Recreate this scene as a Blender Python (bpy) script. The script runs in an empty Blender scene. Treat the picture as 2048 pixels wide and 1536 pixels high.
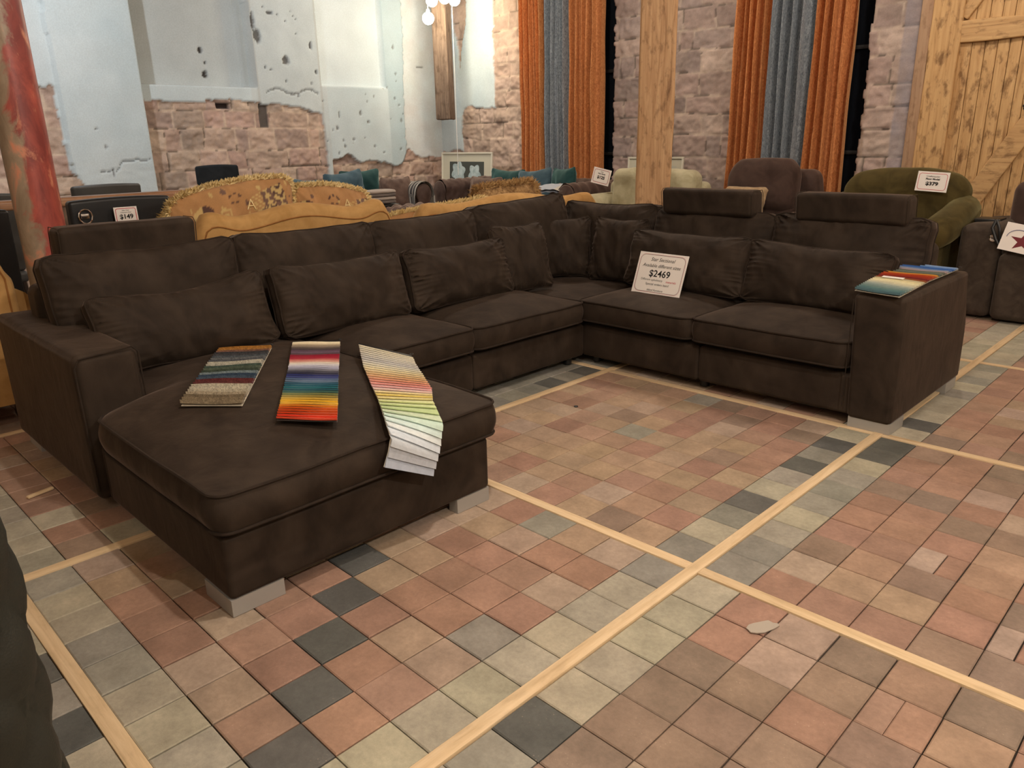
import bpy, math, random
from mathutils import Vector, Matrix, Euler, noise
R = random.Random(7)
PI = math.pi
SC = bpy.context.scene
COL = SC.collection

# ------------------------------------------------------------------ camera
cam_d = bpy.data.cameras.new('camera')
cam = bpy.data.objects.new('camera', cam_d)
COL.objects.link(cam)
Fv = Vector((-0.67325562, 0.67289373, -0.3064978))
Rv = Vector((0.71159862, 0.70226213, -0.02133779))
Uv = Vector((-0.20088373, 0.2324692, 0.95163218))
cm = Matrix((Rv, Uv, -Fv)).transposed().to_4x4()
cm.translation = Vector((1.18630873, -1.9995648, 1.39694386))
cam.matrix_world = cm
cam_d.sensor_width = 36.0
cam_d.lens = 36.0 * 1515.5 / 2048
cam_d.clip_start = 0.02
SC.camera = cam

# ------------------------------------------------------------------ world, lights, exposure
w = bpy.data.worlds.new('world'); SC.world = w; w.use_nodes = True
w.node_tree.nodes['Background'].inputs[0].default_value = (0.9, 0.8, 0.7, 1)
w.node_tree.nodes['Background'].inputs[1].default_value = 0.05
SC.view_settings.view_transform = 'Standard'
SC.view_settings.look = 'None'
SC.view_settings.exposure = 0.34
SC.view_settings.gamma = 1.0
SC.view_settings.use_curve_mapping = False

WARM = (1.0, 0.905, 0.79); COOL = (0.95, 0.97, 1.0)
def point(name, loc, power, col=WARM, r=0.08):
    l = bpy.data.lights.new(name, 'POINT'); l.energy = power; l.color = col; l.shadow_soft_size = r
    o = bpy.data.objects.new(name, l); COL.objects.link(o); o.location = loc
    return o
def spot(name, loc, to, power, col=WARM, r=0.06, ang=110, blend=0.6):
    l = bpy.data.lights.new(name, 'SPOT'); l.energy = power; l.color = col; l.shadow_soft_size = r
    l.spot_size = math.radians(ang); l.spot_blend = blend
    o = bpy.data.objects.new(name, l); COL.objects.link(o); o.location = loc
    o.rotation_euler = (Vector(to) - Vector(loc)).to_track_quat('-Z', 'Y').to_euler()
    return o
LAMPS_AND_FILLS = [
    ('ceiling_lamp_or_fill', (2.5, -0.88, 2.9), 155, WARM, 0.05),
    ('ceiling_lamp_or_fill', (0.0, -0.5, 3.6), 115, WARM, 0.05),  # fill added overhead to brighten the floor centre, not a known fixture
    ('ceiling_lamp_or_fill', (3.4, 3.2, 3.5), 100, WARM, 0.10),
    ('ceiling_lamp_or_fill', (-3.6, 3.5, 3.75), 95, WARM, 0.10),
    ('ceiling_lamp_or_fill', (-0.6, 3.9, 3.75), 60, WARM, 0.10),  # fill added to lift the dark right stone wall, no lamp known here
    ('ceiling_lamp_or_fill', (1.2, -3.6, 3.55), 55, WARM, 0.12),
]
for n, l, pw, c, r in LAMPS_AND_FILLS:
    point(n, l, pw, c, r)
spot('wall_washer_light', (-5.6, -0.3, 3.75), (-8.2, 1.6, 1.7), 175, COOL, 0.05, 130)
spot('wall_washer_light', (-5.9, 4.3, 3.75), (-8.2, 4.6, 1.5), 42, COOL, 0.08, 110)

# ------------------------------------------------------------------ material helpers
def new_mat(name):
    m = bpy.data.materials.new(name); m.use_nodes = True
    nt = m.node_tree; nt.nodes.clear()
    out = nt.nodes.new('ShaderNodeOutputMaterial'); b = nt.nodes.new('ShaderNodeBsdfPrincipled')
    nt.links.new(b.outputs[0], out.inputs[0])
    return m, nt, b
def N(nt, t, **k):
    n = nt.nodes.new(t)
    for a, v in k.items():
        if a in n.inputs: n.inputs[a].default_value = v
        else: setattr(n, a, v)
    return n
def rgb(c): return (c[0], c[1], c[2], 1)
def plain(name, col, rough=0.6, metal=0.0, emit=None, es=0):
    m, nt, b = new_mat(name)
    b.inputs['Base Color'].default_value = rgb(col); b.inputs['Roughness'].default_value = rough
    b.inputs['Metallic'].default_value = metal
    if emit: b.inputs['Emission Color'].default_value = rgb(emit); b.inputs['Emission Strength'].default_value = es
    return m
def fabric(name, c1, c2, scale=6, rough=0.85, sheen=0.3, stint=(1, 1, 1), bump=0.15, fine=500, stretch=(1, 1, 1), dist=1.0, p=(0.35, 0.65)):
    m, nt, b = new_mat(name)
    tc = N(nt, 'ShaderNodeTexCoord'); mp = N(nt, 'ShaderNodeMapping'); mp.inputs['Scale'].default_value = stretch
    nt.links.new(tc.outputs['Object'], mp.inputs[0])
    n1 = N(nt, 'ShaderNodeTexNoise', Scale=scale, Detail=5.0, Distortion=dist); nt.links.new(mp.outputs[0], n1.inputs['Vector'])
    cr = N(nt, 'ShaderNodeValToRGB'); cr.color_ramp.elements[0].color = rgb(c1); cr.color_ramp.elements[1].color = rgb(c2)
    cr.color_ramp.elements[0].position = p[0]; cr.color_ramp.elements[1].position = p[1]
    nt.links.new(n1.outputs[0], cr.inputs[0]); nt.links.new(cr.outputs[0], b.inputs['Base Color'])
    b.inputs['Roughness'].default_value = rough
    b.inputs['Sheen Weight'].default_value = sheen; b.inputs['Sheen Tint'].default_value = rgb(stint); b.inputs['Sheen Roughness'].default_value = 0.4
    n2 = N(nt, 'ShaderNodeTexNoise', Scale=fine, Detail=2.0); nt.links.new(mp.outputs[0], n2.inputs['Vector'])
    n3 = N(nt, 'ShaderNodeTexNoise', Scale=scale * 3, Detail=4.0); nt.links.new(mp.outputs[0], n3.inputs['Vector'])
    ad = N(nt, 'ShaderNodeMath', operation='MULTIPLY_ADD'); ad.inputs[1].default_value = 0.25
    nt.links.new(n2.outputs[0], ad.inputs[0]); nt.links.new(n3.outputs[0], ad.inputs[2])
    bp = N(nt, 'ShaderNodeBump', Strength=bump, Distance=0.01); nt.links.new(ad.outputs[0], bp.inputs['Height']); nt.links.new(bp.outputs[0], b.inputs['Normal'])
    b.inputs['Specular IOR Level'].default_value = 0.2
    return m
def leather(name, c, rough=0.4):
    m, nt, b = new_mat(name)
    tc = N(nt, 'ShaderNodeTexCoord')
    n1 = N(nt, 'ShaderNodeTexNoise', Scale=9.0, Detail=6.0); nt.links.new(tc.outputs['Object'], n1.inputs['Vector'])
    cr = N(nt, 'ShaderNodeValToRGB'); cr.color_ramp.elements[0].color = rgb([x * 0.7 for x in c]); cr.color_ramp.elements[1].color = rgb([x * 1.25 for x in c])
    nt.links.new(n1.outputs[0], cr.inputs[0]); nt.links.new(cr.outputs[0], b.inputs['Base Color'])
    v = N(nt, 'ShaderNodeTexVoronoi', Scale=240.0); nt.links.new(tc.outputs['Object'], v.inputs['Vector'])
    bp = N(nt, 'ShaderNodeBump', Strength=0.12, Distance=0.004); nt.links.new(v.outputs[0], bp.inputs['Height']); nt.links.new(bp.outputs[0], b.inputs['Normal'])
    b.inputs['Roughness'].default_value = rough
    return m
def wood(name, c1, c2, dark, axis='Z', scale=1.0, knots=True, rough=0.65, bump=0.4, spots=0.5):
    m, nt, b = new_mat(name)
    tc = N(nt, 'ShaderNodeTexCoord'); mp = N(nt, 'ShaderNodeMapping')
    s = {'Z': (14, 14, 0.9), 'X': (0.9, 14, 14), 'Y': (14, 0.9, 14)}[axis]
    mp.inputs['Scale'].default_value = [v * scale for v in s]
    nt.links.new(tc.outputs['Object'], mp.inputs[0])
    n1 = N(nt, 'ShaderNodeTexNoise', Scale=2.2, Detail=8.0, Distortion=0.6, Roughness=0.65); nt.links.new(mp.outputs[0], n1.inputs['Vector'])
    cr = N(nt, 'ShaderNodeValToRGB'); e = cr.color_ramp.elements
    e[0].color = rgb(dark); e[0].position = 0.28; e[1].color = rgb(c2); e[1].position = 0.72
    k = e.new(0.42); k.color = rgb(c1)
    nt.links.new(n1.outputs[0], cr.inputs[0])
    mp2 = N(nt, 'ShaderNodeMapping'); mp2.inputs['Scale'].default_value = [1.0 if v > 5 else 0.45 for v in s]
    nt.links.new(tc.outputs['Object'], mp2.inputs[0])
    n2 = N(nt, 'ShaderNodeTexNoise', Scale=16.0 if name != 'rough_pine' else 26.0, Detail=4.0, Roughness=0.6); nt.links.new(mp2.outputs[0], n2.inputs['Vector'])
    c2r = N(nt, 'ShaderNodeValToRGB'); c2r.color_ramp.elements[0].position = 0.33; c2r.color_ramp.elements[1].position = 0.47
    c2r.color_ramp.elements[0].color = (1 - spots, 1 - spots * 1.1, 1 - spots * 1.2, 1); c2r.color_ramp.elements[1].color = (1, 1, 1, 1)
    nt.links.new(n2.outputs[0], c2r.inputs[0])
    mx = N(nt, 'ShaderNodeMix', data_type='RGBA', blend_type='MULTIPLY'); mx.inputs[0].default_value = 1.0 if knots else 0.3
    nt.links.new(cr.outputs[0], mx.inputs[6]); nt.links.new(c2r.outputs[0], mx.inputs[7])
    nt.links.new(mx.outputs[2], b.inputs['Base Color'])
    bp = N(nt, 'ShaderNodeBump', Strength=bump, Distance=0.006); nt.links.new(n1.outputs[0], bp.inputs['Height']); nt.links.new(bp.outputs[0], b.inputs['Normal'])
    b.inputs['Roughness'].default_value = rough
    return m
def attr_mat(name, rough=0.85, nscale=60, amt=0.3, bump=0.3, bscale=120, bdist=0.004, big=0.0, bigscale=4, spec=0.3, sheen=0.0):
    """surface whose own colour is stored per stone / tile / plaster patch in the mesh"""
    m, nt, b = new_mat(name)
    a = N(nt, 'ShaderNodeAttribute'); a.attribute_name = 'Col'
    tc = N(nt, 'ShaderNodeTexCoord')
    n1 = N(nt, 'ShaderNodeTexNoise', Scale=nscale, Detail=6.0, Roughness=0.7); nt.links.new(tc.outputs['Object'], n1.inputs['Vector'])
    mr = N(nt, 'ShaderNodeMapRange'); mr.inputs[1].default_value = 0.3; mr.inputs[2].default_value = 0.7; mr.inputs[3].default_value = 1 - amt; mr.inputs[4].default_value = 1 + amt
    nt.links.new(n1.outputs[0], mr.inputs[0])
    fac = mr.outputs[0]
    if big:
        n2 = N(nt, 'ShaderNodeTexNoise', Scale=bigscale, Detail=4.0); nt.links.new(tc.outputs['Object'], n2.inputs['Vector'])
        m2 = N(nt, 'ShaderNodeMapRange'); m2.inputs[1].default_value = 0.3; m2.inputs[2].default_value = 0.7; m2.inputs[3].default_value = 1 - big; m2.inputs[4].default_value = 1 + big
        nt.links.new(n2.outputs[0], m2.inputs[0])
        mu = N(nt, 'ShaderNodeMath', operation='MULTIPLY'); nt.links.new(fac, mu.inputs[0]); nt.links.new(m2.outputs[0], mu.inputs[1]); fac = mu.outputs[0]
    vm = N(nt, 'ShaderNodeVectorMath', operation='SCALE'); nt.links.new(a.outputs['Color'], vm.inputs[0]); nt.links.new(fac, vm.inputs['Scale'])
    nt.links.new(vm.outputs[0], b.inputs['Base Color'])
    n3 = N(nt, 'ShaderNodeTexNoise', Scale=bscale, Detail=5.0, Roughness=0.7); nt.links.new(tc.outputs['Object'], n3.inputs['Vector'])
    bp = N(nt, 'ShaderNodeBump', Strength=bump, Distance=bdist); nt.links.new(n3.outputs[0], bp.inputs['Height']); nt.links.new(bp.outputs[0], b.inputs['Normal'])
    b.inputs['Roughness'].default_value = rough; b.inputs['Specular IOR Level'].default_value = spec
    b.inputs['Sheen Weight'].default_value = sheen
    return m

def velvet():
    """brown crushed velvet: dark pile, brushed streaks of nap, soft sheen"""
    m, nt, b = new_mat('brown_velvet')
    tc = N(nt, 'ShaderNodeTexCoord')
    n1 = N(nt, 'ShaderNodeTexNoise', Scale=3.2, Detail=5.0, Distortion=2.4); nt.links.new(tc.outputs['Object'], n1.inputs['Vector'])
    mp = N(nt, 'ShaderNodeMapping'); mp.inputs['Scale'].default_value = (4, 4, 2.2); nt.links.new(tc.outputs['Object'], mp.inputs[0])
    n2 = N(nt, 'ShaderNodeTexNoise', Scale=1.6, Detail=6.0, Distortion=0.8, Roughness=0.6); nt.links.new(mp.outputs[0], n2.inputs['Vector'])
    av = N(nt, 'ShaderNodeMath', operation='ADD'); nt.links.new(n1.outputs[0], av.inputs[0]); nt.links.new(n2.outputs[0], av.inputs[1])
    hv = N(nt, 'ShaderNodeMath', operation='MULTIPLY'); nt.links.new(av.outputs[0], hv.inputs[0]); hv.inputs[1].default_value = 0.5
    cr = N(nt, 'ShaderNodeValToRGB'); e = cr.color_ramp.elements
    e[0].position = 0.38; e[0].color = (0.0235, 0.0163, 0.0118, 1); e[1].position = 0.66; e[1].color = (0.049, 0.0350, 0.0252, 1)
    nt.links.new(hv.outputs[0], cr.inputs[0]); nt.links.new(cr.outputs[0], b.inputs['Base Color'])
    b.inputs['Roughness'].default_value = 0.72
    b.inputs['Specular IOR Level'].default_value = 0.14
    b.inputs['Sheen Weight'].default_value = 0.30; b.inputs['Sheen Tint'].default_value = (0.66, 0.50, 0.42, 1); b.inputs['Sheen Roughness'].default_value = 0.28
    n3 = N(nt, 'ShaderNodeTexNoise', Scale=26.0, Detail=4.0, Roughness=0.5, Distortion=1.0); nt.links.new(mp.outputs[0], n3.inputs['Vector']); n3.inputs['Scale'].default_value = 3.0
    n4 = N(nt, 'ShaderNodeTexNoise', Scale=700.0, Detail=1.0); nt.links.new(tc.outputs['Object'], n4.inputs['Vector'])
    ad = N(nt, 'ShaderNodeMath', operation='MULTIPLY_ADD'); ad.inputs[1].default_value = 0.12
    nt.links.new(n4.outputs[0], ad.inputs[0]); nt.links.new(n3.outputs[0], ad.inputs[2])
    bp = N(nt, 'ShaderNodeBump', Strength=0.22, Distance=0.012); nt.links.new(ad.outputs[0], bp.inputs['Height']); nt.links.new(bp.outputs[0], b.inputs['Normal'])
    return m

VELVET = velvet()
PIPING = fabric('velvet_piping', (0.022, 0.015, 0.011), (0.032, 0.022, 0.016), 20, 0.9, 0.05, (0.62, 0.47, 0.38), 0.05)
ALU = plain('brushed_aluminium', (0.38, 0.37, 0.35), 0.45, 0.2)
BLACKPL = plain('black_plastic', (0.012, 0.012, 0.012), 0.4)
CARD = plain('white_card', (0.86, 0.82, 0.78), 0.5)
REDINK = plain('red_ink', (0.55, 0.05, 0.07), 0.5)
BLACKINK = plain('black_ink', (0.01, 0.01, 0.01), 0.5)
GREYINK = plain('grey_ink', (0.10, 0.10, 0.10), 0.5)
PLY = wood('plywood_strip', (0.66, 0.49, 0.29), (0.80, 0.63, 0.41), (0.52, 0.36, 0.20), 'Y', 1.4, True, 0.7, 0.2, 0.12)
PLYX = wood('plywood_strip_cross', (0.66, 0.49, 0.29), (0.80, 0.63, 0.41), (0.52, 0.36, 0.20), 'X', 1.4, True, 0.7, 0.2, 0.12)
PINE = wood('rough_pine', (0.47, 0.27, 0.13), (0.66, 0.43, 0.235), (0.22, 0.11, 0.05), 'Z', 1.0, True, 0.7, 0.5, 0.35)
OLDWOOD = wood('weathered_oak', (0.12, 0.08, 0.055), (0.22, 0.155, 0.11), (0.04, 0.027, 0.02), 'Z', 1.2, True, 0.8, 0.7, 0.4)
DOORW = wood('barn_door_planks', (0.52, 0.31, 0.13), (0.66, 0.43, 0.20), (0.30, 0.16, 0.06), 'Z', 1.1, True, 0.65, 0.45, 0.55)
DOORX = wood('barn_door_rail', (0.50, 0.30, 0.13), (0.63, 0.41, 0.19), (0.27, 0.15, 0.06), 'X', 1.1, True, 0.65, 0.45, 0.5)
RAILW = wood('varnished_rail', (0.33, 0.17, 0.09), (0.50, 0.28, 0.16), (0.18, 0.09, 0.045), 'Y', 1.0, False, 0.35, 0.1)
DARKW = plain('dark_wood_leg', (0.03, 0.018, 0.012), 0.4)
MUSTARD = fabric('mustard_chenille', (0.43, 0.245, 0.085), (0.53, 0.315, 0.12), 9, 0.9, 0.25, (1, .8, .5), 0.2, 350)
MUSTPIPE = fabric('mustard_piping', (0.26, 0.11, 0.03), (0.33, 0.15, 0.045), 9, 0.9, 0.1)
FRINGE = fabric('cream_fringe', (0.72, 0.54, 0.24), (0.88, 0.74, 0.42), 30, 0.9, 0.2, (1, .9, .7), 0.3)
FRINGE2 = fabric('brown_fringe', (0.36, 0.21, 0.09), (0.66, 0.46, 0.22), 30, 0.9, 0.2, (1, .9, .7), 0.3)
TAPES = attr_mat('tapestry_weave', 0.9, 300, 0.15, 0.25, 500, 0.003, 0.08, 8, 0.2, 0.2)
TEAL = fabric('teal_velvet', (0.007, 0.032, 0.034), (0.016, 0.062, 0.060), 5, 0.7, 0.5, (0.5, 0.9, 0.9), 0.1)
STEEL = fabric('steel_blue_velvet', (0.025, 0.052, 0.070), (0.060, 0.11, 0.14), 5, 0.7, 0.6, (0.6, 0.85, 1), 0.1)
CHEST = fabric('brown_chesterfield_velvet', (0.045, 0.026, 0.021), (0.085, 0.055, 0.045), 7, 0.7, 0.5, (0.9, 0.7, 0.6), 0.1)
TAUPE = fabric('taupe_velvet', (0.075, 0.045, 0.035), (0.14, 0.095, 0.075), 7, 0.7, 0.5, (0.9, 0.7, 0.6), 0.1)
CREAM = fabric('sage_cream_fabric', (0.36, 0.33, 0.21), (0.47, 0.44, 0.30), 8, 0.85, 0.2, (1, 1, .9), 0.35, 60)
RECLB = fabric('brown_microfibre', (0.042, 0.025, 0.020), (0.070, 0.043, 0.035), 6, 0.85, 0.4, (0.8, 0.6, 0.5), 0.15)
OLIVE = fabric('olive_chenille', (0.042, 0.031, 0.009), (0.078, 0.058, 0.018), 6, 0.9, 0.25, (.8, .75, .4), 0.2, 250)
DGREY = fabric('charcoal_brown_weave', (0.045, 0.034, 0.026), (0.075, 0.058, 0.045), 10, 0.9, 0.15, (.8, .7, .6), 0.2, 300)
BEIGE = fabric('beige_chenille', (0.33, 0.23, 0.13), (0.42, 0.30, 0.18), 20, 0.9, 0.2, (1, 1, 1), 0.2, 200)
BLKLEA = leather('black_leather', (0.016, 0.017, 0.019), 0.42)
GRYLEA = leather('grey_leather', (0.060, 0.060, 0.058), 0.45)
BLKFAB = fabric('black_mesh_fabric', (0.008, 0.011, 0.014), (0.016, 0.02, 0.024), 8, 0.85, 0.1)
QUILT = leather('dark_green_leather', (0.016, 0.018, 0.013), 0.55)
CHROME = plain('chrome', (0.8, 0.8, 0.82), 0.15, 1.0)
ORANGE = fabric('orange_crushed_velvet', (0.44, 0.160, 0.055), (0.68, 0.30, 0.115), 26, 0.65, 0.4, (1, .6, .3), 0.25, 200, (1, 1, 0.8), 2.0)
BLUECUR = fabric('slate_blue_crushed_velvet', (0.14, 0.165, 0.19), (0.36, 0.40, 0.44), 36, 0.6, 0.5, (.8, .9, 1), 0.5, 200, (1, 1, 0.5), 2.5)

# ------------------------------------------------------------------ object helpers
def tag(o, label=None, cat=None, group=None, kind=None):
    if label: o['label'] = label
    if cat: o['category'] = cat
    if group: o['group'] = group
    if kind: o['kind'] = kind
    return o
def thing(name, label, cat, loc=(0, 0, 0), rz=0, group=None):
    o = bpy.data.objects.new(name, None); COL.objects.link(o)
    o.empty_display_size = 0.1
    o.location = loc; o.rotation_euler = (0, 0, rz)
    return tag(o, label, cat, group)
def rot(axis, a): return Matrix.Rotation(a, 4, axis)
def T(x, y, z): return Matrix.Translation((x, y, z))

class M:
    def __init__(s): s.v = []; s.f = []; s.c = []
    def add(s, vs, fs, mat=None, col=None):
        b = len(s.v)
        s.v += [tuple(mat @ Vector(p)) for p in vs] if mat is not None else [tuple(p) for p in vs]
        s.f += [tuple(i + b for i in f) for f in fs]
        if col is not None: s.c += ([col] * len(vs) if not isinstance(col, list) else col)
        return s
    def box(s, x0, x1, y0, y1, z0, z1, r=0.0, seg=3, n=1, mat=None, fn=None, col=None):
        """box with rounded edges of radius r; n = extra subdivisions; fn deforms every vertex"""
        dx, dy, dz = (x1 - x0) / 2, (y1 - y0) / 2, (z1 - z0) / 2
        r = min(r, dx * 0.99, dy * 0.99, dz * 0.99)
        def ticks(d):
            if r <= 0: inner = [-d + 2 * d * i / n for i in range(n + 1)]; return inner
            a = [-d + r * (1 - math.cos(PI / 2 * i / seg)) if False else -d + r * i / seg for i in range(seg)]
            mid = [-(d - r) + 2 * (d - r) * i / n for i in range(n + 1)]
            return a + mid + [-t for t in reversed(a)]
        T3 = [ticks(dx), ticks(dy), ticks(dz)]
        D = (dx, dy, dz); idx = {}; vs = []; fs = []
        def vid(p):
            k = tuple(round(q, 6) for q in p)
            if k not in idx:
                idx[k] = len(vs)
                if r > 0:
                    q = [max(-(D[i] - r), min(D[i] - r, p[i])) for i in range(3)]
                    d = Vector([p[i] - q[i] for i in range(3)])
                    e = max(abs(t) for t in d)
                    if d.length > 1e-9:
                        # spherify with equal-angle distribution
                        a = Vector([math.tan(PI / 4 * t / r) if abs(t) < r * 1.0001 else t for t in d]) if e > 0 else d
                        d = a.normalized() * r
                    p = [q[i] + d[i] for i in range(3)]
                vs.append(p)
            return idx[k]
        for ax in range(3):
            u, w2 = [(1, 2), (2, 0), (0, 1)][ax]
            for sg in (-1, 1):
                for i in range(len(T3[u]) - 1):
                    for j in range(len(T3[w2]) - 1):
                        q = []
                        for (a, b2) in ((i, j), (i + 1, j), (i + 1, j + 1), (i, j + 1)):
                            p = [0, 0, 0]; p[ax] = sg * D[ax]; p[u] = T3[u][a]; p[w2] = T3[w2][b2]; q.append(vid(p))
                        if sg < 0: q.reverse()
                        fs.append(q)
        cx, cy, cz = (x0 + x1) / 2, (y0 + y1) / 2, (z0 + z1) / 2
        vs = [(p[0] + cx, p[1] + cy, p[2] + cz) for p in vs]
        if fn: vs = [fn(*p) for p in vs]
        return s.add(vs, fs, mat, col)
    def tube(s, path, r, seg=8, closed=False, mat=None, col=None, caps=True):
        P = [Vector(p) for p in path]; n = len(P); vs = []; fs = []
        rr = r if isinstance(r, (list, tuple)) else [r] * n
        up = Vector((0, 0, 1)); prev = None
        for i in range(n):
            t = (P[(i + 1) % n] - P[i - 1]) if closed else (P[min(i + 1, n - 1)] - P[max(i - 1, 0)])
            if t.length < 1e-9: t = Vector((0, 0, 1))
            t.normalize()
            if prev is None:
                a = up if abs(t.dot(up)) < 0.9 else Vector((1, 0, 0))
                nn = t.cross(a).normalized()
            else:
                nn = (prev - t * prev.dot(t))
                nn = nn.normalized() if nn.length > 1e-6 else t.orthogonal().normalized()
            prev = nn; bb = t.cross(nn)
            for k in range(seg):
                an = 2 * PI * k / seg
                vs.append(P[i] + (nn * math.cos(an) + bb * math.sin(an)) * rr[i])
        for i in range(n if closed else n - 1):
            j = (i + 1) % n
            for k in range(seg):
                k2 = (k + 1) % seg
                fs.append((i * seg + k, i * seg + k2, j * seg + k2, j * seg + k))
        if not closed and caps:
            fs.append(tuple(reversed(range(seg)))); fs.append(tuple((n - 1) * seg + k for k in range(seg)))
        return s.add(vs, fs, mat, col)
    def grid(s, nu, nv, fn, mat=None, closed_u=False, flip=False, col=None):
        vs = [fn(i / nu, j / nv) for j in range(nv + 1) for i in range(nu + 1)]
        fs = []
        for j in range(nv):
            for i in range(nu):
                a = j * (nu + 1) + i
                q = (a, a + 1, a + nu + 2, a + nu + 1)
                fs.append(tuple(reversed(q)) if flip else q)
        cs = None
        if callable(col): cs = [col(i / nu, j / nv) for j in range(nv + 1) for i in range(nu + 1)]
        elif col is not None: cs = col
        return s.add(vs, fs, mat, cs)
    def lathe(s, prof, seg=24, mat=None):
        vs = []; fs = []
        for (r, z) in prof:
            for k in range(seg):
                a = 2 * PI * k / seg; vs.append((r * math.cos(a), r * math.sin(a), z))
        for i in range(len(prof) - 1):
            for k in range(seg):
                k2 = (k + 1) % seg
                fs.append((i * seg + k, i * seg + k2, (i + 1) * seg + k2, (i + 1) * seg + k))
        fs.append(tuple(reversed(range(seg)))); fs.append(tuple((len(prof) - 1) * seg + k for k in range(seg)))
        return s.add(vs, fs, mat)
    def prism(s, poly, y0, y1, mat=None, bev=0.0):
        """polygon in x,z extruded along y"""
        n = len(poly)
        if bev > 0:
            cx = sum(p[0] for p in poly) / n; cz = sum(p[1] for p in poly) / n
            def ins(p):
                d = Vector((cx - p[0], cz - p[1])); d.normalize(); return (p[0] + d.x * bev, p[1] + d.y * bev)
            inn = [ins(p) for p in poly]
            rings = [(inn, y0), (poly, y0 + bev), (poly, y1 - bev), (inn, y1)]
        else: rings = [(poly, y0), (poly, y1)]
        vs = []; fs = []
        for pl, y in rings: vs += [(p[0], y, p[1]) for p in pl]
        for k in range(len(rings) - 1):
            for i in range(n):
                j = (i + 1) % n
                fs.append((k * n + i, k * n + j, (k + 1) * n + j, (k + 1) * n + i))
        fs.append(tuple(reversed(range(n)))); fs.append(tuple((len(rings) - 1) * n + i for i in range(n)))
        return s.add(vs, fs, mat)
    def build(s, name, mat, parent=None, off=None, smooth=True, label=None, sharp=35, rotm=None):
        me = bpy.data.meshes.new(name)
        v = s.v
        if off is not None: v = [(p[0] - off[0], p[1] - off[1], p[2] - off[2]) for p in v]
        me.from_pydata(v, [], s.f); me.update()
        if s.c:
            a = me.color_attributes.new('Col', 'FLOAT_COLOR', 'POINT')
            flat = []
            for c in s.c: flat += [c[0], c[1], c[2], 1.0]
            a.data.foreach_set('color', flat)
        if smooth:
            me.polygons.foreach_set('use_smooth', [True] * len(me.polygons))
            if sharp and sharp < 180:
                try: me.set_sharp_from_angle(angle=math.radians(sharp))
                except Exception: pass
        me.materials.append(mat)
        o = bpy.data.objects.new(name, me); COL.objects.link(o)
        if parent is not None: o.parent = parent
        if label: o['label'] = label
        return o

def sstep(a, b, x):
    t = max(0.0, min(1.0, (x - a) / (b - a))); return t * t * (3 - 2 * t)
def nz(x, y, z=0.0): return noise.noise(Vector((x, y, z)))
def fbm(x, y, z=0.0, o=4):
    return noise.fractal(Vector((x, y, z)), 1.0, 2.0, o)
def lerp(a, b, t): return a + (b - a) * t
def mix3(a, b, t): return tuple(lerp(a[i], b[i], t) for i in range(3))

# ---------- upholstery generators
def cushion_geom(w2, h, t, edge, ear, sag, seed, pleat, slump):
    """soft rectangular cushion: x = width, z = height from 0, y = depth (front is -y)"""
    hw = w2 / 2
    def outline(a, b):
        x = hw * a * (1 - ear * (1 - b * b) * abs(a) ** 4)
        z = h / 2 + h / 2 * b * (1 - ear * 0.9 * (1 - a * a) * abs(b) ** 4)
        # rounded corners
        k = max(0.0, abs(a) - 0.86) / 0.14; l = max(0.0, abs(b) - 0.80) / 0.20
        c = k * l
        x -= math.copysign(0.018 * c, a); z -= math.copysign(0.018 * c, b)
        z -= sag * (1 - a * a) * sstep(-0.2, 1, b)
        z += slump * a * sstep(-1, 1, b)
        z += 0.008 * nz(a * 2.2 + seed, b * 2 + 3.3) * (0.4 + 0.6 * abs(b))
        x += 0.008 * nz(a * 2 + 7.7, b * 2.4 + seed)
        return x, z
    def depth(a, b, side):
        pa = 1 - abs(a) ** 3.0; pb = 1 - abs(b) ** 2.6
        P = (max(0, pa) ** 0.55) * (max(0, pb) ** 0.55)
        d = edge + (t / 2 - edge) * P
        # pleats that run in from the short sides and the corners
        ea = math.exp(-(1 - abs(a)) / 0.17)
        eb = math.exp(-(1 - abs(b)) / 0.20)
        def cr(x): return 1 - 2 * abs(math.sin(x)) ** 0.7
        pl = cr(b * 19 + 2.5 * nz(b * 2.5, seed, a * 1.5) + (4 if a > 0 else 0)) * ea * (1 - 0.5 * abs(b)) * (0.6 + 0.8 * nz(b * 3, seed + 2))
        pl2 = cr(a * 19 + b * 5 + 5 * nz(a * 3, seed + 9)) * eb * 0.6 * max(0, 0.4 + 1.6 * nz(a * 2.3, seed + 1, b))
        rad = cr(math.atan2(1 - abs(b), 1.4 * (1 - abs(a)) + 1e-4) * 6 + seed) * math.exp(-math.hypot(1 - abs(a), 1 - abs(b)) / 0.24)
        fold = nz(a * 2.2 + seed, b * 1.6 + a, side) * 0.018 + nz(a * 6 + seed, b * 3 + a * 3, side + 5) * 0.005
        edgefade = min(1.0, P * 3)
        return d + edgefade * (pleat * 2.6 * (pl * 0.8 + pl2 + rad * 1.2) + fold)
    return outline, depth
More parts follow.
